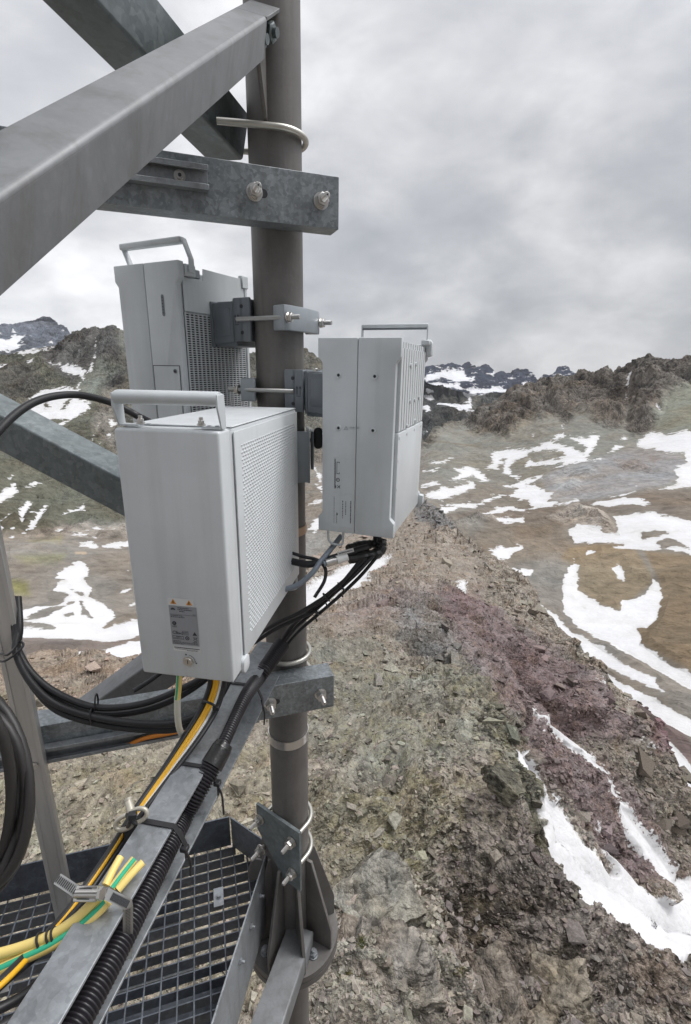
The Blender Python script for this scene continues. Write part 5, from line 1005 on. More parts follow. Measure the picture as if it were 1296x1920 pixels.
# top handle at the back edge, corner lugs and bottom bail
mb = MB(); z1 = .042
p_ = lambda x, y_, z: FC @ Vector((x, y_, z))
mb.prism([(.003, z1 - .004), (W - .002, z1 - .004), (W - .002, z1 + .006), (.003, z1 + .006)], D - .018, D - .004, FC, .0035, 3); hh = mb.build('handle', M['paint'], boxC)
mb = MB(); mb.box((.006, D - .0165, z1 - .0075), (W - .006, D - .0075, z1 - .0045), FC); mb.build('grip_underside', M['bracket'], hh)
for x in (.0035, W - .0025):
    mb = MB(); mb.prism([(x - .0016, -.004), (x + .0016, -.004), (x + .0016, z1 + .004), (x - .0016, z1 + .004)], D - .017, D - .005, FC, .0005, 1); mb.build('handle_leg', M['paint'], hh)
mb = MB(); mb.prism([(W - .004, -.030), (W + .010, -.026), (W + .010, .004), (W + .004, .012), (W - .006, .012)], D - .016, D + .004, FC, .002, 2); mb.box((W - .014, D - .030, -.002), (W + .006, D - .006, .010), FC, .002, 1); mb.build('corner_lug', M['paint'], boxC)
mb = MB(); mb.prism([(W - .012, -H + .030), (W + .010, -H + .026), (W + .010, -H + .004), (W - .002, -H - .008), (W - .012, -H - .006)], D - .014, D + .004, FC, .002, 2); mb.build('corner_lug', M['paint'], boxC)
mb = MB(); pts = [p_(.020, .010, -H + .002), p_(.020, .010, -H - .018), p_(.024, .010, -H - .028), p_(.030, .010, -H - .032), p_(.048, .012, -H - .033), p_(.053, .014, -H - .028), p_(.054, .014, -H + .002)]
mb.tube(spline(pts, 5), .0026, 10); mb.build('bottom_bail', M['paint'], boxC)
# prints: warning mark and two faint labels turned on their side
mb = MB(); Y = -.0006
for a, b, c_, d_ in ((.0575, -.1785, .0665, -.1778),): rect(mb, a, b, c_, d_, FC, Y)
flat(mb, [(.0570, -.1785), (.0578, -.1785), (.0624, -.1715), (.0620, -.1708)], FC, Y); flat(mb, [(.0670, -.1785), (.0662, -.1785), (.0616, -.1715), (.0620, -.1708)], FC, Y - .0001); rect(mb, .0617, -.1765, .0623, -.1735, FC, Y)
lines(mb, .0700, -.1735, .0825, FC, Y, .0016, 31); lines(mb, .0700, -.1760, .0825, FC, Y, .0009, 32); lines(mb, .0850, -.1725, .0905, FC, Y, .0016, 33); lines(mb, .0850, -.1752, .0905, FC, Y, .0012, 34)
mb.build('print', M['faint_ink'], fr)
def sideways(x, z):     # local text frame running downwards
    return axes(FC @ Vector((x, Y, z)), (0, 0, -1), FC.to_3x3() @ Vector((0, 1, 0)), FC.to_3x3() @ Vector((1, 0, 0)))
mb = MB(); rect(mb, .0340, -.3125, .0800, -.2360, FC, -.0003); rect(mb, .0340, -.3880, .0800, -.3185, FC, -.0003); lab = mb.build('label', M['paint'], fr)
mb = MB(); g = sideways(.037, -.238)
for k in range(2): lines(mb, .002, .0005 + k * .0018, .066, g, 0, .0011, 40 + k, .0003)
g2 = sideways(.0425, -.246)
for a, b, c_, d_ in ((0, 0, .026, .0010), (0, 0, .0012, .0065), (.0248, 0, .026, .0065), (0, .0055, .003, .0065), (.022, .0055, .026, .0065)): rect(mb, a, b, c_, d_, g2, 0)
ringflat(mb, .0385, .0030, .0028, .0042, g2, 0); ringflat(mb, .0385, .0030, 0, .0013, g2, 0, 10)
rect(mb, .051, -.002, .0565, -.0008, g2, 0); flat(mb, [(.050, .002), (.0508, .0012), (.057, .0078), (.0562, .0086)], g2, 0); flat(mb, [(.0562, .0012), (.057, .002), (.0508, .0086), (.050, .0078)], g2, -.0001); rect(mb, .0505, .0065, .0565, .0072, g2, -.0002)
g3 = sideways(.0415, -.357); petals(mb, .0035, .001, .0038, g3, 0)
for tx, sz, x_, z_ in (('RRU', .0001, 0, 0),): pass
g4 = sideways(.0740, -.328); lines(mb, 0, 0, .050, g4, 0, .0022, 50, .0006); g5 = sideways(.0630, -.330); lines(mb, 0, 0, .030, g5, 0, .0018, 51, .0014); g6 = sideways(.0560, -.329); lines(mb, 0, 0, .040, g6, 0, .0018, 52, .0016)
g7 = sideways(.0370, -.322); lines(mb, 0, 0, .060, g7, 0, .0008, 53, .0006)
mb.build('print', M['ink'], lab)
text_mesh('HUAWEI', .0042, axes(g3 @ Vector((.0085, 0, 0)), (0, 0, -1), FC.to_3x3() @ Vector((0, 1, 0)), FC.to_3x3() @ Vector((1, 0, 0))), 'print', M['ink'], lab)

# ---------------- rear left box (radio unit with grille)
yA = math.radians(-26.1); oA = Vector((-.553, 1.254, .221)) * .98; W, D, H = .196, .245, .40
FA = frame(oA, yA); FAr = axes(FA @ Vector((W, 0, 0)), FA.to_3x3() @ Vector((0, 1, 0)), FA.to_3x3() @ Vector((-1, 0, 0)), (0, 0, 1))
boxA = thing('radio_unit', FA @ Vector((W / 2, D / 2, -H)), 'light grey radio box behind the front cabinet, with a slotted grille on its right side', 'radio unit', 'white equipment boxes on the pole')
i = .0095; mid = .094
mb = MB()
mb.prism([(0, 0), (mid - .0002, 0), (mid - .0002, -H), (0, -H), (0, -H + .03), (i, -H + .04), (i, -.046), (0, -.034)], 0, .018, FA, .002, 2)
mb.prism([(mid + .0005, 0), (W, 0), (W, -.034), (W - i, -.044), (W - i, -H + .04), (W, -H + .03), (W, -H), (mid + .0005, -H)], .0006, .018, FA, .002, 2)
frA = mb.build('front_plate', M['paint'], boxA, 35)
mb = MB(); mb.box((.013, .0185, -H + .006), (W - .026, D - .012, -.012), FA, .002, 1); mb.build('body', M['paint'], boxA)
mb = MB(); mb.prism(rrect(0, -H, W - .004, -.002, .006), D - .0115, D, FA, .002, 1); mb.build('back_plate', M['paint'], boxA)
# upper side sheet with the notch for the handle foot
mb = MB(); mb.prism([(.0185, -.100), (D - .012, -.100), (D - .012, -.004), (.085, -.004), (.083, -.030), (.0185, -.030)], .0062, .0088, FAr, .0008, 1); mb.build('side_sheet', M['paint'], boxA)
mb = MB(); mb.prism([(.0185, -H + .01), (D - .012, -H + .01), (D - .012, -.101), (.0185, -.101)], .0240, .0250, FAr); bk_ = mb.build('grille_backing', M['dark'], boxA)
mb = MB(); nc_ = 15
for k in range(nc_ + 1):
    x = .0205 + (D - .036) * k / nc_; mb.prism([(x - .0010, -H + .012), (x + .0010, -H + .012), (x + .0010, -.1012), (x - .0010, -.1012)], .0064, .0100, FAr)
for k in range(56):
    z = -.1040 - k * .0051; mb.prism([(.0190, z - .0009), (D - .0130, z - .0009), (D - .0130, z + .0009), (.0190, z + .0009)], .0070, .0096, FAr)
mb.build('grille', M['paint2'], boxA)
# handle, lugs
q_ = lambda x, y_, z: FA @ Vector((x, y_, z))
mb = MB(); mb.prism([(-.004, .038), (W - .012, .038), (W - .012, .052), (-.004, .052)], .024, .042, FA, .004, 3); hA = mb.build('handle', M['paint'], boxA)
for s, x in ((0, -.002), (1, W - .012)):
    mb = MB(); g = axes(FA @ Vector((x, .034, 0)), FA.to_3x3() @ Vector((1, 0, 0)), FA.to_3x3() @ Vector((0, 1, 0)), (0, 0, 1))
    mb.prism([(-.001, .049), (.0022, .049), (.022 if not s else .0205, .006), (.021, -.020), (.0175, -.020), (.0180, .006)], -.008, .008, g, .0006, 1); mb.build('handle_leg', M['paint'], hA)
mb = MB(); mb.box((W - .020, .020, -.028), (W + .003, .052, -.004), FA, .002, 1); mb.build('handle_foot', M['paint'], boxA)
mb = MB(); mb.box((W - .0205, .056, -.026), (W - .010, .080, -.008), FA, .002, 1); mb.build('handle_foot', M['bracket_light'], boxA)
mb = MB(); mb.box((W - .016, D - .022, -.026), (W - .002, D + .003, .004), FA, .002, 1); mb.build('corner_lug', M['paint'], boxA)
# indicator slot
mb = MB(); mb.prism(rrect(.1405, -.111, .1475, -.066, .0034), -.0006, .0004, FA); sl = mb.build('indicator_slot', M['bracket'], frA)
mb = MB()
for k in range(6): ringflat(mb, .1440, -.0725 - k * .0063, 0, .0017, FA, -.0009, 10)
mb.build('indicator_light', M['dark'], sl)
# access door
mb = MB(); x0, x1, z0, z1 = .097, .180, -.40, -.2165
for a, b, c_, d_ in ((x0, z1 - .0014, x1, z1), (x0, z0, x0 + .0014, z1), (x1 - .0014, z0, x1, z1)): rect(mb, a, b, c_, d_, FA, -.0004)
mb.build('door_gap', M['dark'], frA)
mb = MB(); mb.prism(rrect(x0 + .0022, z0 + .002, x1 - .0022, z1 - .0022, .003), -.0016, -.0001, FA, .0005, 1); dr = mb.build('access_door', M['paint'], frA)
mb = MB(); mk = MB(); socket(mb, mk, FA @ Vector((x1 - .0135, -.0017, z1 - .0125)), FA.to_3x3() @ Vector((0, -1, 0)), .0050); s_ = mb.build('door_screw', M['bracket'], dr); mk.build('socket_hole', M['dark'], s_)

# ================================================================== CLAMP BRACKETS
def clamp(label, ax, z, gap0, gap1, hgt, rodlen, mname='bracket', plate_l=True, rods=((.0, -.069), (.0, .069))):
    """ax: horizontal unit vector from the pole towards the box; saddle block, housing, two rods and the far clamp plate"""
    ax = Vector(ax).normalized(); sd = Vector((0, 0, 1)).cross(ax); o = Vector((PX, PY, z)); g = axes(o, ax, sd, (0, 0, 1))
    t = thing('mounting_clamp', o + ax * gap0, label, 'clamp', 'clamps holding the boxes to the pole'); h = hgt / 2
    mb = MB(); mb.box((PR + .001, -.060, -h), (PR + .010, .060, h), g, .002, 2)
    for a in (-1, 1): mb.box((PR - .018, a * .060 - (.008 if a > 0 else 0), -h), (PR + .028, a * .060 + (.008 if a < 0 else 0), h), g, .0025, 2)
    mb.box((PR + .020, -.052, h - .010), (PR + .026, .052, h - .002), g, .001, 1)
    b = mb.build('saddle', M[mname], t)
    for a in (-1, 1):
        for zz in (-.6 * h, .6 * h):
            mb = MB(); p = g @ Vector((PR + .004, a * .0606, zz)); nn = g.to_3x3() @ Vector((0, a, 0)); mb.cyl(p, p + nn * .0006, .0042, 16); mb.build('hole', M['dark'], b)
        mb = MB(); gx = axes(g @ Vector((PR + .018, a * .0612, -.008)), ax * (1 if a < 0 else -1), sd * a * -1, (0, 0, 1))
        for x_ in (-.004, .004): flat(mb, [(x_ - .0007, 0), (x_ + .0007, 0), (x_ + .0007, .014), (x_ + .0030, .014), (x_, .020), (x_ - .0030, .014), (x_ - .0007, .014)], gx, 0)
        rect(mb, -.006, -.0035, .006, -.0022, gx, 0); mb.build('arrow_mark', M['ink'], b)
    mb = MB(); x0, x1 = PR + .0285, gap1
    mb.box((x0, -.052, -h - .004), (x0 + .007, .052, h - .002), g, .002, 2); mb.box((x1 - .006, -.056, -h - .012), (x1, .056, h - .004), g, .002, 2)
    for a in (-1, 1): mb.prism([(x0 + .007, -h), (x1 - .006, -h - .006), (x1 - .006, h - .008), (x0 + .007, h - .006)], a * .049 - .003, a * .049 + .003, g, .001, 1)
    mb.prism([(x0 + .014, -h + .014), (x1 - .014, -h + .010), (x1 - .016, h - .020), (x0 + .016, h - .018)], -.0535, .0535, g, .003, 2)
    mb.box((x0 + .002, -.046, -h - .010), (x1 - .002, .046, -h + .002), g, .003, 2); mb.build('housing', M[mname], t)
    mb = MB(); mb.box((x0 + .008, -.040, h - .012), (x1 - .010, .040, h - .004), g, .001, 1); mb.build('bright_insert', M['galv_smooth'], t)
    for a in (-.03, .03):
        mb = MB(); p = g @ Vector(((x0 + x1) / 2 - .018, a, h - .003)); hexnut(mb, p, (0, 0, 1), .006, .006); mb.build('top_bolt', M['stainless'], t)
    # far plate with rounded jaw
    mb = MB(); mb.prism([(-.040, -.024), (.040, -.024), (.040, .024), (-.040, .024)][0:4], 0, .001, g) if 0 else None
    xp = -(PR + .004)
    jaw = [(xp + .030, -.070), (xp + .030, -.064), (xp + .004, -.050), (xp + .001, 0), (xp + .004, .050), (xp + .030, .064), (xp + .030, .070), (xp - .004, .078), (xp - .010, .060), (xp - .014, 0), (xp - .010, -.060), (xp - .004, -.078)]
    bm = bmesh.new(); A = [bm.verts.new(g @ Vector((p[0], p[1], -.026))) for p in jaw]; B = [bm.verts.new(g @ Vector((p[0], p[1], .026))) for p in jaw]
    bm.faces.new(A); bm.faces.new(B[::-1]); n = len(jaw)
    for k in range(n): bm.faces.new((A[k], B[k], B[(k + 1) % n], A[(k + 1) % n]))
    bmesh.ops.recalc_face_normals(bm, faces=bm.faces); bmesh.ops.bevel(bm, geom=list(bm.edges), offset=.003, segments=2, affect='EDGES', profile=.5)
    mb = MB(); mb.bm(bm); mb.build('clamp_jaw', M['bracket_light'], t)
    for a in (-1, 1):
        p0 = g @ Vector((PR + .010, a * .0715, 0)); p1 = g @ Vector((xp - .040, a * .0715, 0)); mb = MB(); thread(mb, p0, p1, .0052, .0022); mb.build('threaded_rod', M['rod'], t)
        q = g @ Vector((xp - .0105, a * .0715, 0)); mb = MB(); mb.cyl(q, q - ax * .0022, .0115, 22); mb.build('washer', M['stainless'], t)
        mb = MB(); hexnut(mb, q - ax * .0024, -ax, .0100, .008); mb.build('nut', M['stainless'], t)
    return t
nA = Vector((math.cos(yA), math.sin(yA), 0)); nC = Vector((math.cos(yC), math.sin(yC), 0))
clamp('dark grey clamp joining the rear left radio box to the upper part of the pole', -nA, .103, .10, .158, .094, .1)
clamp('dark grey clamp joining the right radio box to the pole, level with its screws', nC, -.052, .10, .157, .094, .1)
# bracket behind the front cabinet
nB_ = Vector((.10, -1, 0)).normalized(); sB_ = Vector((0, 0, 1)).cross(nB_); sB_ = sB_ if sB_.x > 0 else -sB_; g = axes((PX, PY, -.205), sB_, -nB_, (0, 0, 1))
t = thing('mounting_clamp', (PX + .05, PY - .02, -.205), 'grey clamp with a black loop behind the front cabinet, right edge of the pole', 'clamp', 'clamps holding the boxes to the pole')
mb = MB(); mb.box((.020, -PR - .030, -.060), (.066, -PR - .0015, .060), g, .002, 2); mb.box((.062, -PR - .028, -.062), (.068, .02, .062), g, .002, 2); mb.build('saddle', M['bracket_light'], t)
mb = MB(); mb.box((.072, -.030, -.040), (.079, .030, .055), g, .002, 2); mb.build('clamp_jaw', M['bracket'], t)
mb = MB(); mb.prism(rrect(.080, .008, .102, .062, .010), -.004, .004, g, .002, 2); mb.build('loop', M['black'], t)
mb = MB(); thread(mb, g @ Vector((.05, .005, .030)), g @ Vector((.100, .004, .030)), .0045); mb.build('threaded_rod', M['rod'], t)

# ================================================================== CABLES
def cable(name, pts, r, label, cat, m_, group=None, k=10, n=12):
    mb = MB(); mb.tube(spline(pts, k), r, n); return tag(mb.build(name, M[m_]), label, cat, group)
G1 = 'black cables in the slack loop'
base = [(34, 1222, .98), (62, 1268, .97), (110, 1310, .97), (180, 1335, .98), (260, 1330, 1.0), (330, 1305, 1.02), (395, 1262, 1.04), (440, 1200, 1.05)]
base2 = [(30, 1225, .97), (58, 1280, .96), (105, 1325, .96), (180, 1350, .97), (270, 1362, .98), (340, 1358, .99), (395, 1325, 1.0), (425, 1280, 1.01), (440, 1230, 1.02)]
for j, (bs, dy, dd, lb) in enumerate(((base, -7, 0, 'top black cable of the slack loop, rising behind the front cabinet'), (base, 3, .012, 'second black cable from the top of the slack loop below the front cabinet'), (base2, -4, 0, 'third black cable down in the slack loop, passing under the white sleeve'), (base2, 5, .010, 'lowest black cable of the slack loop, nearest the rail with the orange cable'))):
    pts = [at(x + (j % 2) * 1.5, y + dy * (1.25 if 1 < q_ < 6 else .5), d + dd) for q_, (x, y, d) in enumerate(bs)]
    pts = [at(22 + j * 4, 1120, 1.02), at(28 + j * 3, 1180, .99)] + pts
    cable('black_cable', pts, .0068, lb, 'cable', 'black', G1)
cable('black_cable', [at(x, y, d) for x, y, d in ((250, 1296, 1.0), (290, 1270, 1.03), (330, 1235, 1.06), (350, 1190, 1.08))], .0050, 'thin black cable crossing the dark brace below the front cabinet', 'cable', 'black')
cable('black_cable', [at(x, y, d) for x, y, d in ((-60, 900, .70), (-20, 830, .72), (30, 776, .76), (80, 748, .80), (140, 740, .84), (200, 752, .86), (240, 770, .87), (262, 782, .88), (300, 800, .95))], .0064, 'black cable arching in from the left edge to the top of the front cabinet', 'cable', 'black', None)
# coil at the left edge
tc_ = thing('cable_coil', at(-60, 1500, .5), 'big coil of black cable hanging at the left edge of the picture', 'cable coil')
rg = random.Random(3)
for j in range(16):
    cx_, cy_, rx, ry, d = -52 + rg.uniform(-10, 8), 1492 + rg.uniform(-12, 16), 80 + (j % 6) * 6 + rg.uniform(-4, 4), 176 + (j % 5) * 3 + rg.uniform(-6, 6), .50 + .006 * j
    tw = rg.uniform(-.22, .22)
    pts = []
    for q in range(36):
        a = 2 * math.pi * q / 36; x_ = math.cos(a) * rx; y_ = math.sin(a) * ry; pts.append(at(cx_ + x_ * math.cos(tw) - y_ * math.sin(tw) * .4, cy_ + y_, d + .02 * math.sin(a + j)))
    mb = MB(); mb.tube(pts, .0052, 12, closed=True); mb.build('loop', M['black_coil'], tc_)
# ties on the post and round the slack loop
def tie(name, pts, r, label, cat='cable tie', group='black cable ties'):
    mb = MB(); mb.tube(spline(pts, 5), r, 8); return tag(mb.build(name, M['black']), label, cat, group)
tie('cable_tie', [at(x, y, d) for x, y, d in ((-6, 1238, .99), (6, 1240, .955), (22, 1232, .95), (38, 1218, .955), (44, 1208, .97), (36, 1204, .98), (26, 1216, .96), (14, 1228, .95), (2, 1226, .97))], .0022, 'black tie wound round the aluminium post where the cables hang')
for x, y, lb in ((181, 1316, 'small black tie round the cables above the lowest bend'), (172, 1344, 'small black tie round the lowest cables of the slack loop')):
    c = at(x, y, .975); mb = MB(); pts = [at(x + math.cos(a) * 3, y + math.sin(a) * 15, .975 + math.cos(a) * .012) for a in [2 * math.pi * q / 14 for q in range(14)]]; mb.tube(pts, .0018, 6, closed=True)
    tag(mb.build('cable_tie', M['black']), lb, 'cable tie', 'black cable ties')
# earth wire with white sleeve, orange cable in the rail
ew = thing('earth_wire', at(338, 1275, .86), 'yellow and green earth wire in a white sleeve hanging below the front cabinet', 'wire')
mb = MB(); pts = spline([at(x, y, d) for x, y, d in ((337, 1262, .86), (335, 1290, .865), (333, 1310, .87))], 5); mb.tube(pts, .0052, 12); mb.build('insulation', M['pale_yellow'], ew)
mb = MB(); mb.tube([p + Vector((-.0012, -.0040, .0012)) for p in pts], .0022, 8); mb.build('green_stripe', M['green'], ew)
mb = MB(); mb.tube(spline([at(x, y, d) for x, y, d in ((333, 1306, .87), (333, 1340, .89), (337, 1368, .92), (348, 1385, .95), (366, 1392, .98))], 6), .0058, 12); mb.build('sleeve', M['sleeve'], ew)
cable('orange_cable', [P2(s_at(P2, x, -.875, .022), z_, dd_) for x, z_, dd_ in ((235, -.884, .012), (270, -.8655, .020), (320, -.860, .026), (380, -.853, .030), (420, -.84, .04))], .0050, 'orange cable leaving the slotted rail of the lower crossbeam', 'cable', 'orange')
# cables along the left edge of the channel
def along(pts): return [at(*p) if len(p) == 3 else p for p in pts]
def TP(px, py, z): return atz(px, py, z)
for lab, cat, m_, r, dx, tail in (
    ('left one of the two amber cables along the channel edge, leaving the front cabinet', 'cable', 'yellow_cable', .0036, 0, 1),
    ('right one of the two amber cables along the channel edge, leaving the front cabinet', 'cable', 'yellow_cable', .0036, 6, 0),
    ('thin white cable beside the amber cables on the channel', 'cable', 'white', .0030, 13, 0),
    ('black cable between the white cable and the channel face', 'cable', 'black', .0050, 21, 0),
    ('black cable on the outer left side of the amber cables', 'cable', 'black', .0052, -9, 1)):
    pts = [TP(404 + dx * .9, 1262, -.585), TP(400 + dx * .9, 1292, -.62), TP(383 + dx, 1335, -.655), TP(352 + dx, 1385, -.675), TP(318 + dx * .8, 1436, -.690), TP(284 + dx * .7, 1484, -.700), TP(254 + dx * .6, 1526, -.712)]
    if m_ == 'black' and dx < 0 or tail: pts += [TP(214 + dx * .5, 1590, -.735), TP(170 + dx * .5, 1655, -.75), TP(128 + dx * .5, 1712, -.75), TP(80 + dx * .5, 1765, -.74), TP(20 + dx, 1830, -.72), TP(-60, 1900, -.71)]
    else: pts += [TP(226 + dx * .5, 1570, -.735), TP(190 + dx * .5, 1625, -.752), TP(152 + dx * .5, 1680, -.757), TP(112 + dx * .5, 1730, -.75), TP(60 + dx * .5, 1790, -.74), TP(0, 1850, -.73), TP(-70, 1930, -.72)]
    cable('power_cable' if m_ != 'black' else 'black_cable', pts, r, lab, cat, m_)
for j, (x0_, y0_) in enumerate(((70, 1850), (95, 1862))):
    cable('black_cable', [TP(x0_ + 90, y0_ - 110, -.765), TP(x0_ + 30, y0_ - 40, -.760), TP(x0_ - 20, y0_ + 12, -.745), TP(x0_ - 90, y0_ + 50 + j * 12, -.73), TP(x0_ - 190, y0_ + 90 + j * 20, -.72)], .0058, ('upper' if not j else 'lower') + ' thick black cable at the bottom left, below the striped wires', 'cable', 'black')
# thick earth wires clamped on the channel
def striped(pts, r, label, stripe=None, side=(0, 0, 1), name='earth_wire', group='yellow and green earth wires'):
    P = spline(pts, 8); t = thing(name, P[0], label, 'wire', group); mb = MB(); mb.tube(P, r, 14); mb.build('insulation', M['pale_yellow'], t)
    if stripe is not None:
        mb = MB(); off = Vector(stripe) * r * .42; mb.tube([p + off for p in P], r * .66, 10); mb.build('green_stripe', M['green'], t)
    return t
ZT = -.69
W1 = [(-60, 1800, .625), (0, 1788, .628), (50, 1773, .63), (100, 1752, .63), (140, 1725, .632), (170, 1697, .635), (186, 1682, .64)]
striped([at(*p) for p in W1], .0064, 'upper yellow earth wire running in from the left edge to the hose clamp')
striped([at(x + 10, y + 7, d + .004) for x, y, d in W1], .0058, 'middle yellow earth wire under the upper one, running to the hose clamp')
W2 = [(-60, 1846, .618), (0, 1818, .622), (50, 1795, .624), (100, 1771, .625), (150, 1738, .63), (185, 1708, .634), (202, 1690, .638)]
striped([at(*p) for p in W2], .0066, 'lower yellow earth wire with a green stripe, running in from the left edge', (-.45, -.55, .85))
striped([at(x, y, d) for x, y, d in ((198, 1660, .660), (212, 1632, .675), (226, 1607, .69))], .0052, 'left cut end of yellow wire beyond the hose clamp')
striped([at(x, y, d) for x, y, d in ((210, 1665, .658), (232, 1636, .672), (252, 1611, .685))], .0054, 'middle cut end of wire beyond the hose clamp, with a green stripe', (.45, -.5, .85))
striped([at(x, y, d) for x, y, d in ((221, 1669, .656), (246, 1640, .670), (268, 1617, .683))], .0050, 'right cut end of yellow wire beyond the hose clamp')
cable('power_cable', [at(x, y, d) for x, y, d in ((-20, 1870, .64), (10, 1845, .645), (35, 1815, .65), (60, 1790, .66))], .0030, 'amber cable end behind the white tag in the bottom left corner', 'cable', 'yellow_cable')
mb = MB(); mb.prism([(-.012, -.008), (.008, -.008), (.008, .008), (-.012, .008)], 0, .001, axes(at(2, 1850, .60), (.95, .2, .15), (.1, .5, -.8), (-.15, .3, .9)), .0003, 1); tg = mb.build('cable_tag', M['label_w']); tag(tg, 'white paper tag on a cable in the bottom left corner', 'tag')
for cx_, cy_, lb in ((79, 1768, 'leftmost black tie round the yellow and green wires'), (97, 1762, 'middle black tie round the yellow and green wires'), (106, 1758, 'rightmost black tie round the yellow and green wires')):
    c = at(cx_, cy_, .63); ax_ = (at(cx_ + 12, cy_ - 7, .63) - c).normalized(); a = ax_.orthogonal().normalized(); b = ax_.cross(a)
    up_ = (at(cx_ + 6, cy_ + 12, .63) - c).normalized(); dp = ax_.cross(up_)
    mb = MB(); mb.tube([c + up_ * math.cos(q) * .0125 + dp * math.sin(q) * .0078 for q in [2 * math.pi * k / 20 for k in range(20)]], .0016, 8, closed=True); tag(mb.build('cable_tie', M['black']), lb, 'cable tie', 'black cable ties')

# corrugated hose
cp = [at(529, 1208, 1.235), at(514, 1230, 1.205), at(497, 1254, 1.175), at(481, 1276, 1.145), TP(463, 1302, -.668), TP(443, 1342, -.672), TP(424, 1384, -.680), TP(404, 1424, -.690), TP(372, 1480, -.716), TP(342, 1534, -.747), TP(310, 1596, -.747), TP(276, 1664, -.747), TP(240, 1736, -.747), TP(204, 1806, -.747), TP(168, 1872, -.747), TP(130, 1940, -.747), TP(60, 2060, -.747)]
hose = thing('corrugated_hose', cp[7], 'black corrugated hose lying in the channel, carrying cables up to the pole', 'hose')
def corr(P, r0, name):
    P = resample(spline(P, 30), .00085); mb = MB(); q = [1, 1, .96, .82, .80, .86]
    def rf(i): return (r0(i / max(1, len(P) - 1)) if callable(r0) else r0) * q[i % 6]
    mb.tube(P, r0, 16, rf=rf); return mb.build(name, M['conduit'], hose, 60)
corr(cp[:8], lambda u: .0208 - .0085 * min(1, u * 1.3), 'upper_hose'); corr(cp[7:], .0185, 'lower_hose')
mb = MB(); a_, b_ = cp[7], cp[8]; d_ = (b_ - a_).normalized(); mb.cyl(a_ - d_ * .020, a_ + d_ * .012, .0192, 20, .0205); mb.cyl(a_ - d_ * .030, a_ - d_ * .0205, .0165, 20, .0190); mb.build('coupling', M['tape'], hose)
# cables from the right box down into the hose
CB = 'black cables between the right radio box and the hose'
st = [((700, 1042, 1.10), (668, 1076, 1.10), (628, 1112, 1.13), (585, 1150, 1.17), (552, 1180, 1.21), (524, 1216, 1.232)), ((688, 1046, 1.10), (650, 1084, 1.105), (612, 1116, 1.135), (575, 1146, 1.175), (540, 1182, 1.215), (520, 1220, 1.232)), ((676, 1050, 1.10), (642, 1092, 1.11), (604, 1126, 1.14), (560, 1162, 1.19), (540, 1186, 1.22), (527, 1220, 1.235)), ((710, 1040, 1.115), (676, 1080, 1.12), (634, 1120, 1.145), (592, 1156, 1.18), (562, 1182, 1.22), (532, 1216, 1.238))]
for j, p in enumerate(st): cable('jumper_cable', [at(*q) for q in p], .0042, ('first', 'second', 'third', 'fourth')[j] + ' black cable from the left in the bundle running into the corrugated hose', 'cable', 'black', CB)
for j, p in enumerate((((606, 1122, 1.14), (560, 1150, 1.15), (520, 1168, 1.16), (486, 1190, 1.16), (460, 1220, 1.15)), ((590, 1146, 1.165), (550, 1164, 1.17), (512, 1182, 1.17), (470, 1210, 1.17)))): cable('jumper_cable', [at(*q) for q in p], .0050, ('upper' if j == 0 else 'lower') + ' black cable branching off behind the bottom of the front cabinet', 'cable', 'black', CB)
cable('black_cable', [at(*q) for q in ((545, 1052, 1.12), (580, 1058, 1.10), (620, 1048, 1.09), (655, 1036, 1.10), (690, 1026, 1.12))], .0082, 'thick black cable from the pole to the taped connectors', 'cable', 'black')
cable('black_cable', [at(*q) for q in ((545, 1036, 1.12), (570, 1044, 1.11), (595, 1050, 1.10), (610, 1066, 1.09), (608, 1090, 1.09), (590, 1120, 1.09))], .0040, 'thin black cable looping down beside the pole under the right box', 'cable', 'black')
cable('grey_cable', [at(*q) for q in ((640, 1005, 1.12), (622, 1028, 1.10), (602, 1052, 1.08), (585, 1075, 1.07), (560, 1096, 1.075), (535, 1105, 1.08))], .0062, 'grey cable coming out below the right radio box', 'cable', 'grey_cable')
for (pts_, r_, lb) in ((((655, 1048, 1.10), (690, 1042, 1.115), (712, 1034, 1.13), (716, 1012, 1.14)), .0125, 'lower black taped connector bend under the right box'), (((652, 1030, 1.12), (680, 1022, 1.14), (705, 1018, 1.15), (708, 1000, 1.15)), .0110, 'upper black taped connector bend under the right box')):
    P = spline([at(*q) for q in pts_], 10); rr_ = [r_ * random.uniform(.88, 1.12) for _ in P]; mb = MB(); mb.tube(P, r_, 12, rf=lambda i: rr_[i]); tag(mb.build('taped_connector', M['tape'], None, 25), lb, 'connector', 'taped connectors')
cn = thing('cable_connector', at(635, 1050, 1.08), 'silver and white cable connector plug beside the black taped connectors', 'connector')
a_, b_ = at(612, 1056, 1.075), at(652, 1044, 1.085); mb = MB(); mb.cyl(a_, lerp(a_, b_, .35), .0088, 20); mb.cyl(lerp(a_, b_, .36), lerp(a_, b_, .48), .0074, 20); mb.build('metal_shell', M['stainless'], cn)
mb = MB(); mb.cyl(lerp(a_, b_, .49), b_, .0098, 20, .0085); mb.build('white_sleeve', M['white'], cn)
mb = MB(); mb.cyl(lerp(a_, b_, -.12), lerp(a_, b_, -.01), .0062, 16); mb.build('ring', M['grey_cable'], cn)
tgx = (at(664, 1028, 1.08) - at(634, 1036, 1.08)).normalized(); tgu = Vector((0, -.28, .95)); tgu = (tgu - tgx * tgu.dot(tgx)).normalized(); g = axes(at(634, 1042, 1.078), tgx, tgu.cross(tgx) * -1, tgu)
mb = MB(); mb.prism([(0, 0), (.037, 0), (.037, .0105), (0, .0105)], 0, .001, g, .0003, 1); ct = mb.build('cable_tag', M['label_w']); tag(ct, 'white printed tag tied to the cables under the right radio box', 'tag')
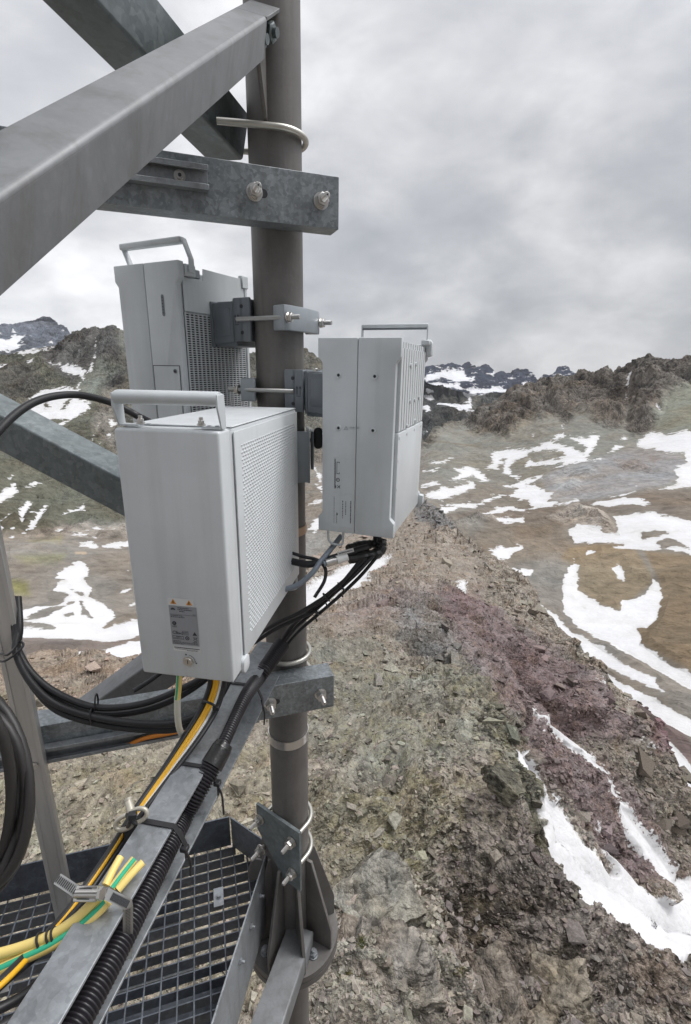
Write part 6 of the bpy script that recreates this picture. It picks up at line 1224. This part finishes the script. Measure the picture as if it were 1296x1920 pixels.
mb = MB(); lines(mb, .003, .0042, .034, g, -.0003, .0030, 61, .0009); lines(mb, .003, .0042, .034, g, .0013, .0030, 61, .0009); mb.build('print', M['ink'], ct)
for q0, lb in (((592, 1146, 1.163), 'black tie round the cable bundle just below the snow patch'), ((612, 1120, 1.135), 'black tie round the upper part of the cable bundle'), ((640, 1100, 1.12), 'black tie round the cable bundle near the taped connectors')):
    c = at(*q0); e = (at(q0[0] + 30, q0[1] - 26, q0[2]) - c).normalized(); a = e.orthogonal().normalized(); b = e.cross(a)
    mb = MB(); mb.tube([c + a * math.cos(t) * .0115 + b * math.sin(t) * .0115 for t in [2 * math.pi * k / 18 for k in range(18)]], .0018, 8, closed=True); mb.cyl(c - Vector((0, .012, .010)), c - Vector((-.004, .012, .020)), .002, 8); tag(mb.build('cable_tie', M['black']), lb, 'cable tie', 'black cable ties')

# straps across the channel: black ties, the steel hose clamp, the figure-eight clip
def strap(s, w_, m_, name, label, cat, group=None, skew=.0, below=.030, tails=()):
    t = thing(name, T(s, .028, ZT + .002), label, cat, group); mb = MB(); z = ZT + .0016; th = .0012
    path = [(-.030, ZT - .045), (-.030, ZT - .018), (-.014, ZT - .002), (-.001, z), (.0575, z), (.066, ZT - .012), (.0745, ZT - .034), (.074, ZT - .060), (.066, ZT - .078)]
    vs = []
    for a, zz in path:
        for ds in (-w_ / 2, w_ / 2): vs.append(T(s + ds + skew * a, a, zz))
        for ds in (w_ / 2, -w_ / 2): vs.append(T(s + ds + skew * a, a * 1.0 + (-.0008 if a < .03 else .0010) , zz + th))
    n = len(path); mb.add(vs, [[j * 4 + k, j * 4 + (k + 1) % 4, (j + 1) * 4 + (k + 1) % 4, (j + 1) * 4 + k] for j in range(n - 1) for k in range(4)] + [[0, 1, 2, 3], [4 * n - 4 + k for k in range(4)]]); mb.build('band', M[m_], t); return t
def tie_head(t, s, a, z, sz=.006):
    mb = MB(); g = axes(T(s, a, z), TE, TR, (0, 0, 1)); mb.box((-sz, -sz, -sz * .7), (sz, sz, sz * .7), g, .0015, 1); mb.build('lock_head', M['black'], t)
def s_of(px, py):
    p = atz(px, py, ZT); return (p - TO - Vector((0, 0, ZT))).dot(TE)
sA = s_of(338, 1432); t = strap(sA, .0075, 'black', 'cable_tie', 'flat black tie across the channel halfway up, holding the amber cables', 'cable tie', 'black cable ties'); tie_head(t, sA, .074, ZT - .030)
mb = MB(); mb.tube(spline([T(sA, .074, ZT - .036), T(sA + .002, .080, ZT - .06), T(sA, .082, ZT - .10)], 5), .0020, 8); mb.build('tail', M['black'], t)
sB = s_of(282, 1543); t = strap(sB, .0085, 'black', 'cable_tie', 'flat black tie across the channel beside the figure-eight clip', 'cable tie', 'black cable ties'); tie_head(t, sB - .004, .075, ZT - .034)
mb = MB(); mb.tube(spline([T(sB - .004, .075, ZT - .040), T(sB, .080, ZT - .065), T(sB, .078, ZT - .095)], 5), .0022, 8); mb.build('tail', M['black'], t)
sC = s_of(455, 1284); t = strap(sC, .0075, 'black', 'cable_tie', 'flat black tie across the channel just below the front cabinet', 'cable tie', 'black cable ties'); mb = MB(); mb.tube(spline([T(sC, .072, ZT - .034), T(sC, .078, ZT - .07), T(sC, .076, ZT - .10)], 5), .0020, 8); mb.build('tail', M['black'], t)
c = TP(392, 1322, -.64); mb = MB(); e = (TP(372, 1358, -.66) - c).normalized(); a = e.orthogonal().normalized(); b = e.cross(a)
mb.tube([c + a * math.cos(t_) * .020 + b * math.sin(t_) * .013 for t_ in [2 * math.pi * k / 18 for k in range(18)]], .0026, 8, closed=True); mb.box((-.006, -.005, -.005), (.006, .005, .005), frame(c + Vector((.016, -.008, 0)), 0), .001, 1); tag(mb.build('cable_tie', M['black']), 'black tie round the amber and white cables just below the front cabinet', 'cable tie', 'black cable ties')
# steel hose clamp
p0, p1, p2, p3, p4, p5 = at(108, 1648, .66), at(150, 1676, .635), at(200, 1676, .628), at(240, 1696, .640), at(240, 1765, .66), at(238, 1800, .67)
hc = thing('hose_clamp', p2, 'perforated steel hose clamp strapped over the yellow and green wires', 'hose clamp')
def band(mb, P, w_, up):
    up = Vector(up); vs = []
    for i_, p in enumerate(P):
        d = (P[min(i_ + 1, len(P) - 1)] - P[max(i_ - 1, 0)]).normalized(); sd = d.cross(up).normalized(); n = sd.cross(d).normalized(); vs += [p - sd * w_ / 2, p + sd * w_ / 2, p + sd * w_ / 2 + n * .0009, p - sd * w_ / 2 + n * .0009]
    m_ = len(P); mb.add(vs, [[j * 4 + k, j * 4 + (k + 1) % 4, (j + 1) * 4 + (k + 1) % 4, (j + 1) * 4 + k] for j in range(m_ - 1) for k in range(4)] + [[0, 1, 2, 3], [4 * m_ - 4 + k for k in range(4)]]); return mb
toc = (-p2).normalized()
mb = MB(); BP = [p0, lerp(p0, p1, .5), p1, p2, lerp(p2, p3, .55), p3, lerp(p3, p4, .08), p4, p5]; band(mb, BP, .0125, toc); mb.build('band', M['rod'], hc)
for A_, B_, n_s in ((p0, p1, 13), (lerp(p2, p3, .2), p3, 15)):
    mb = MB(); d = (B_ - A_).normalized(); sd = d.cross(toc).normalized(); nn = sd.cross(d)
    for k in range(n_s):
        c = lerp(A_, B_, (k + .5) / n_s) + nn * .0016; q = sd * .0040; r_ = d * .0009 + sd * .0006
        mb.add([c - q - r_, c - q + r_, c + q + r_, c + q - r_], [[0, 1, 2, 3]])
    mb.build('slots', M['dark'], hc)
mb = MB()
for k in range(22):
    c = lerp(p3, p4, .12 + k * .040); d = (p4 - p3).normalized(); sd = d.cross(toc).normalized(); nn = sd.cross(d); c = c + nn * .0015
    for o_ in (-.0022, 0, .0022): mb.add([c + sd * (o_ - .0007) - d * .0006, c + sd * (o_ + .0007) - d * .0006, c + sd * (o_ + .0007) + d * .0006, c + sd * (o_ - .0007) + d * .0006], [[0, 1, 2, 3]])
mb.build('slots', M['dark'], hc)
mb = MB(); d = (p2 - p1).normalized(); sd = d.cross(toc).normalized(); nn = sd.cross(d); g = axes(lerp(p1, p2, .35) + nn * .004, d, sd, nn)
mb.box((-.016, -.0085, -.003), (.016, .0085, .0045), g, .0018, 2); mb.cyl(g @ Vector((-.013, 0, .004)), g @ Vector((.021, 0, .004)), .0052, 16); mb.cyl(g @ Vector((.021, 0, .004)), g @ Vector((.025, 0, .004)), .0075, 6); mb.build('screw_housing', M['stainless'], hc)
mb = MB(); mb.box((-.010, -.006, .0046), (.008, -.0035, .0052), g); mb.box((-.010, .0035, .0046), (.008, .006, .0052), g); mb.build('housing_slot', M['dark'], hc)
# figure-eight clip
fe = thing('figure_eight_clip', at(246, 1536, .765), 'beige steel figure-eight clip tied with black ties to the left edge of the channel', 'clip')
mb = MB(); c0 = at(246, 1536, .765); ex_ = (at(274, 1521, .765) - c0).normalized(); ey_ = (at(252, 1552, .765) - c0); ey_ = (ey_ - ex_ * ey_.dot(ex_)).normalized()
pts = [c0 + ex_ * (.027 * math.cos(t_)) + ey_ * (.0135 * math.sin(t_) * (.55 + .45 * abs(math.cos(t_)) ** .6) + .0) for t_ in [2 * math.pi * k / 40 for k in range(40)]]
mb.tube(pts, .0036, 10, closed=True); mb.build('loop', M['beige'], fe)
mb = MB(); mb.cyl(at(240, 1500, .78), at(248, 1528, .765), .0062, 14); mb.cyl(at(239, 1496, .781), at(240, 1500, .78), .0075, 14); mb.build('stud', M['beige'], fe)
for q in (((238, 1528), (256, 1546)), ((252, 1526), (240, 1550))):
    mb = MB(); mb.tube(spline([at(*q[0], .765), at((q[0][0] + q[1][0]) / 2, (q[0][1] + q[1][1]) / 2, .748), at(*q[1], .765)], 6), .0034, 8); mb.build('tie_strap', M['black'], fe)
mb = MB(); mb.box((-.006, -.005, -.005), (.006, .005, .005), frame(at(249, 1529, .745), .3), .001, 1); mb.build('lock_head', M['black'], fe)
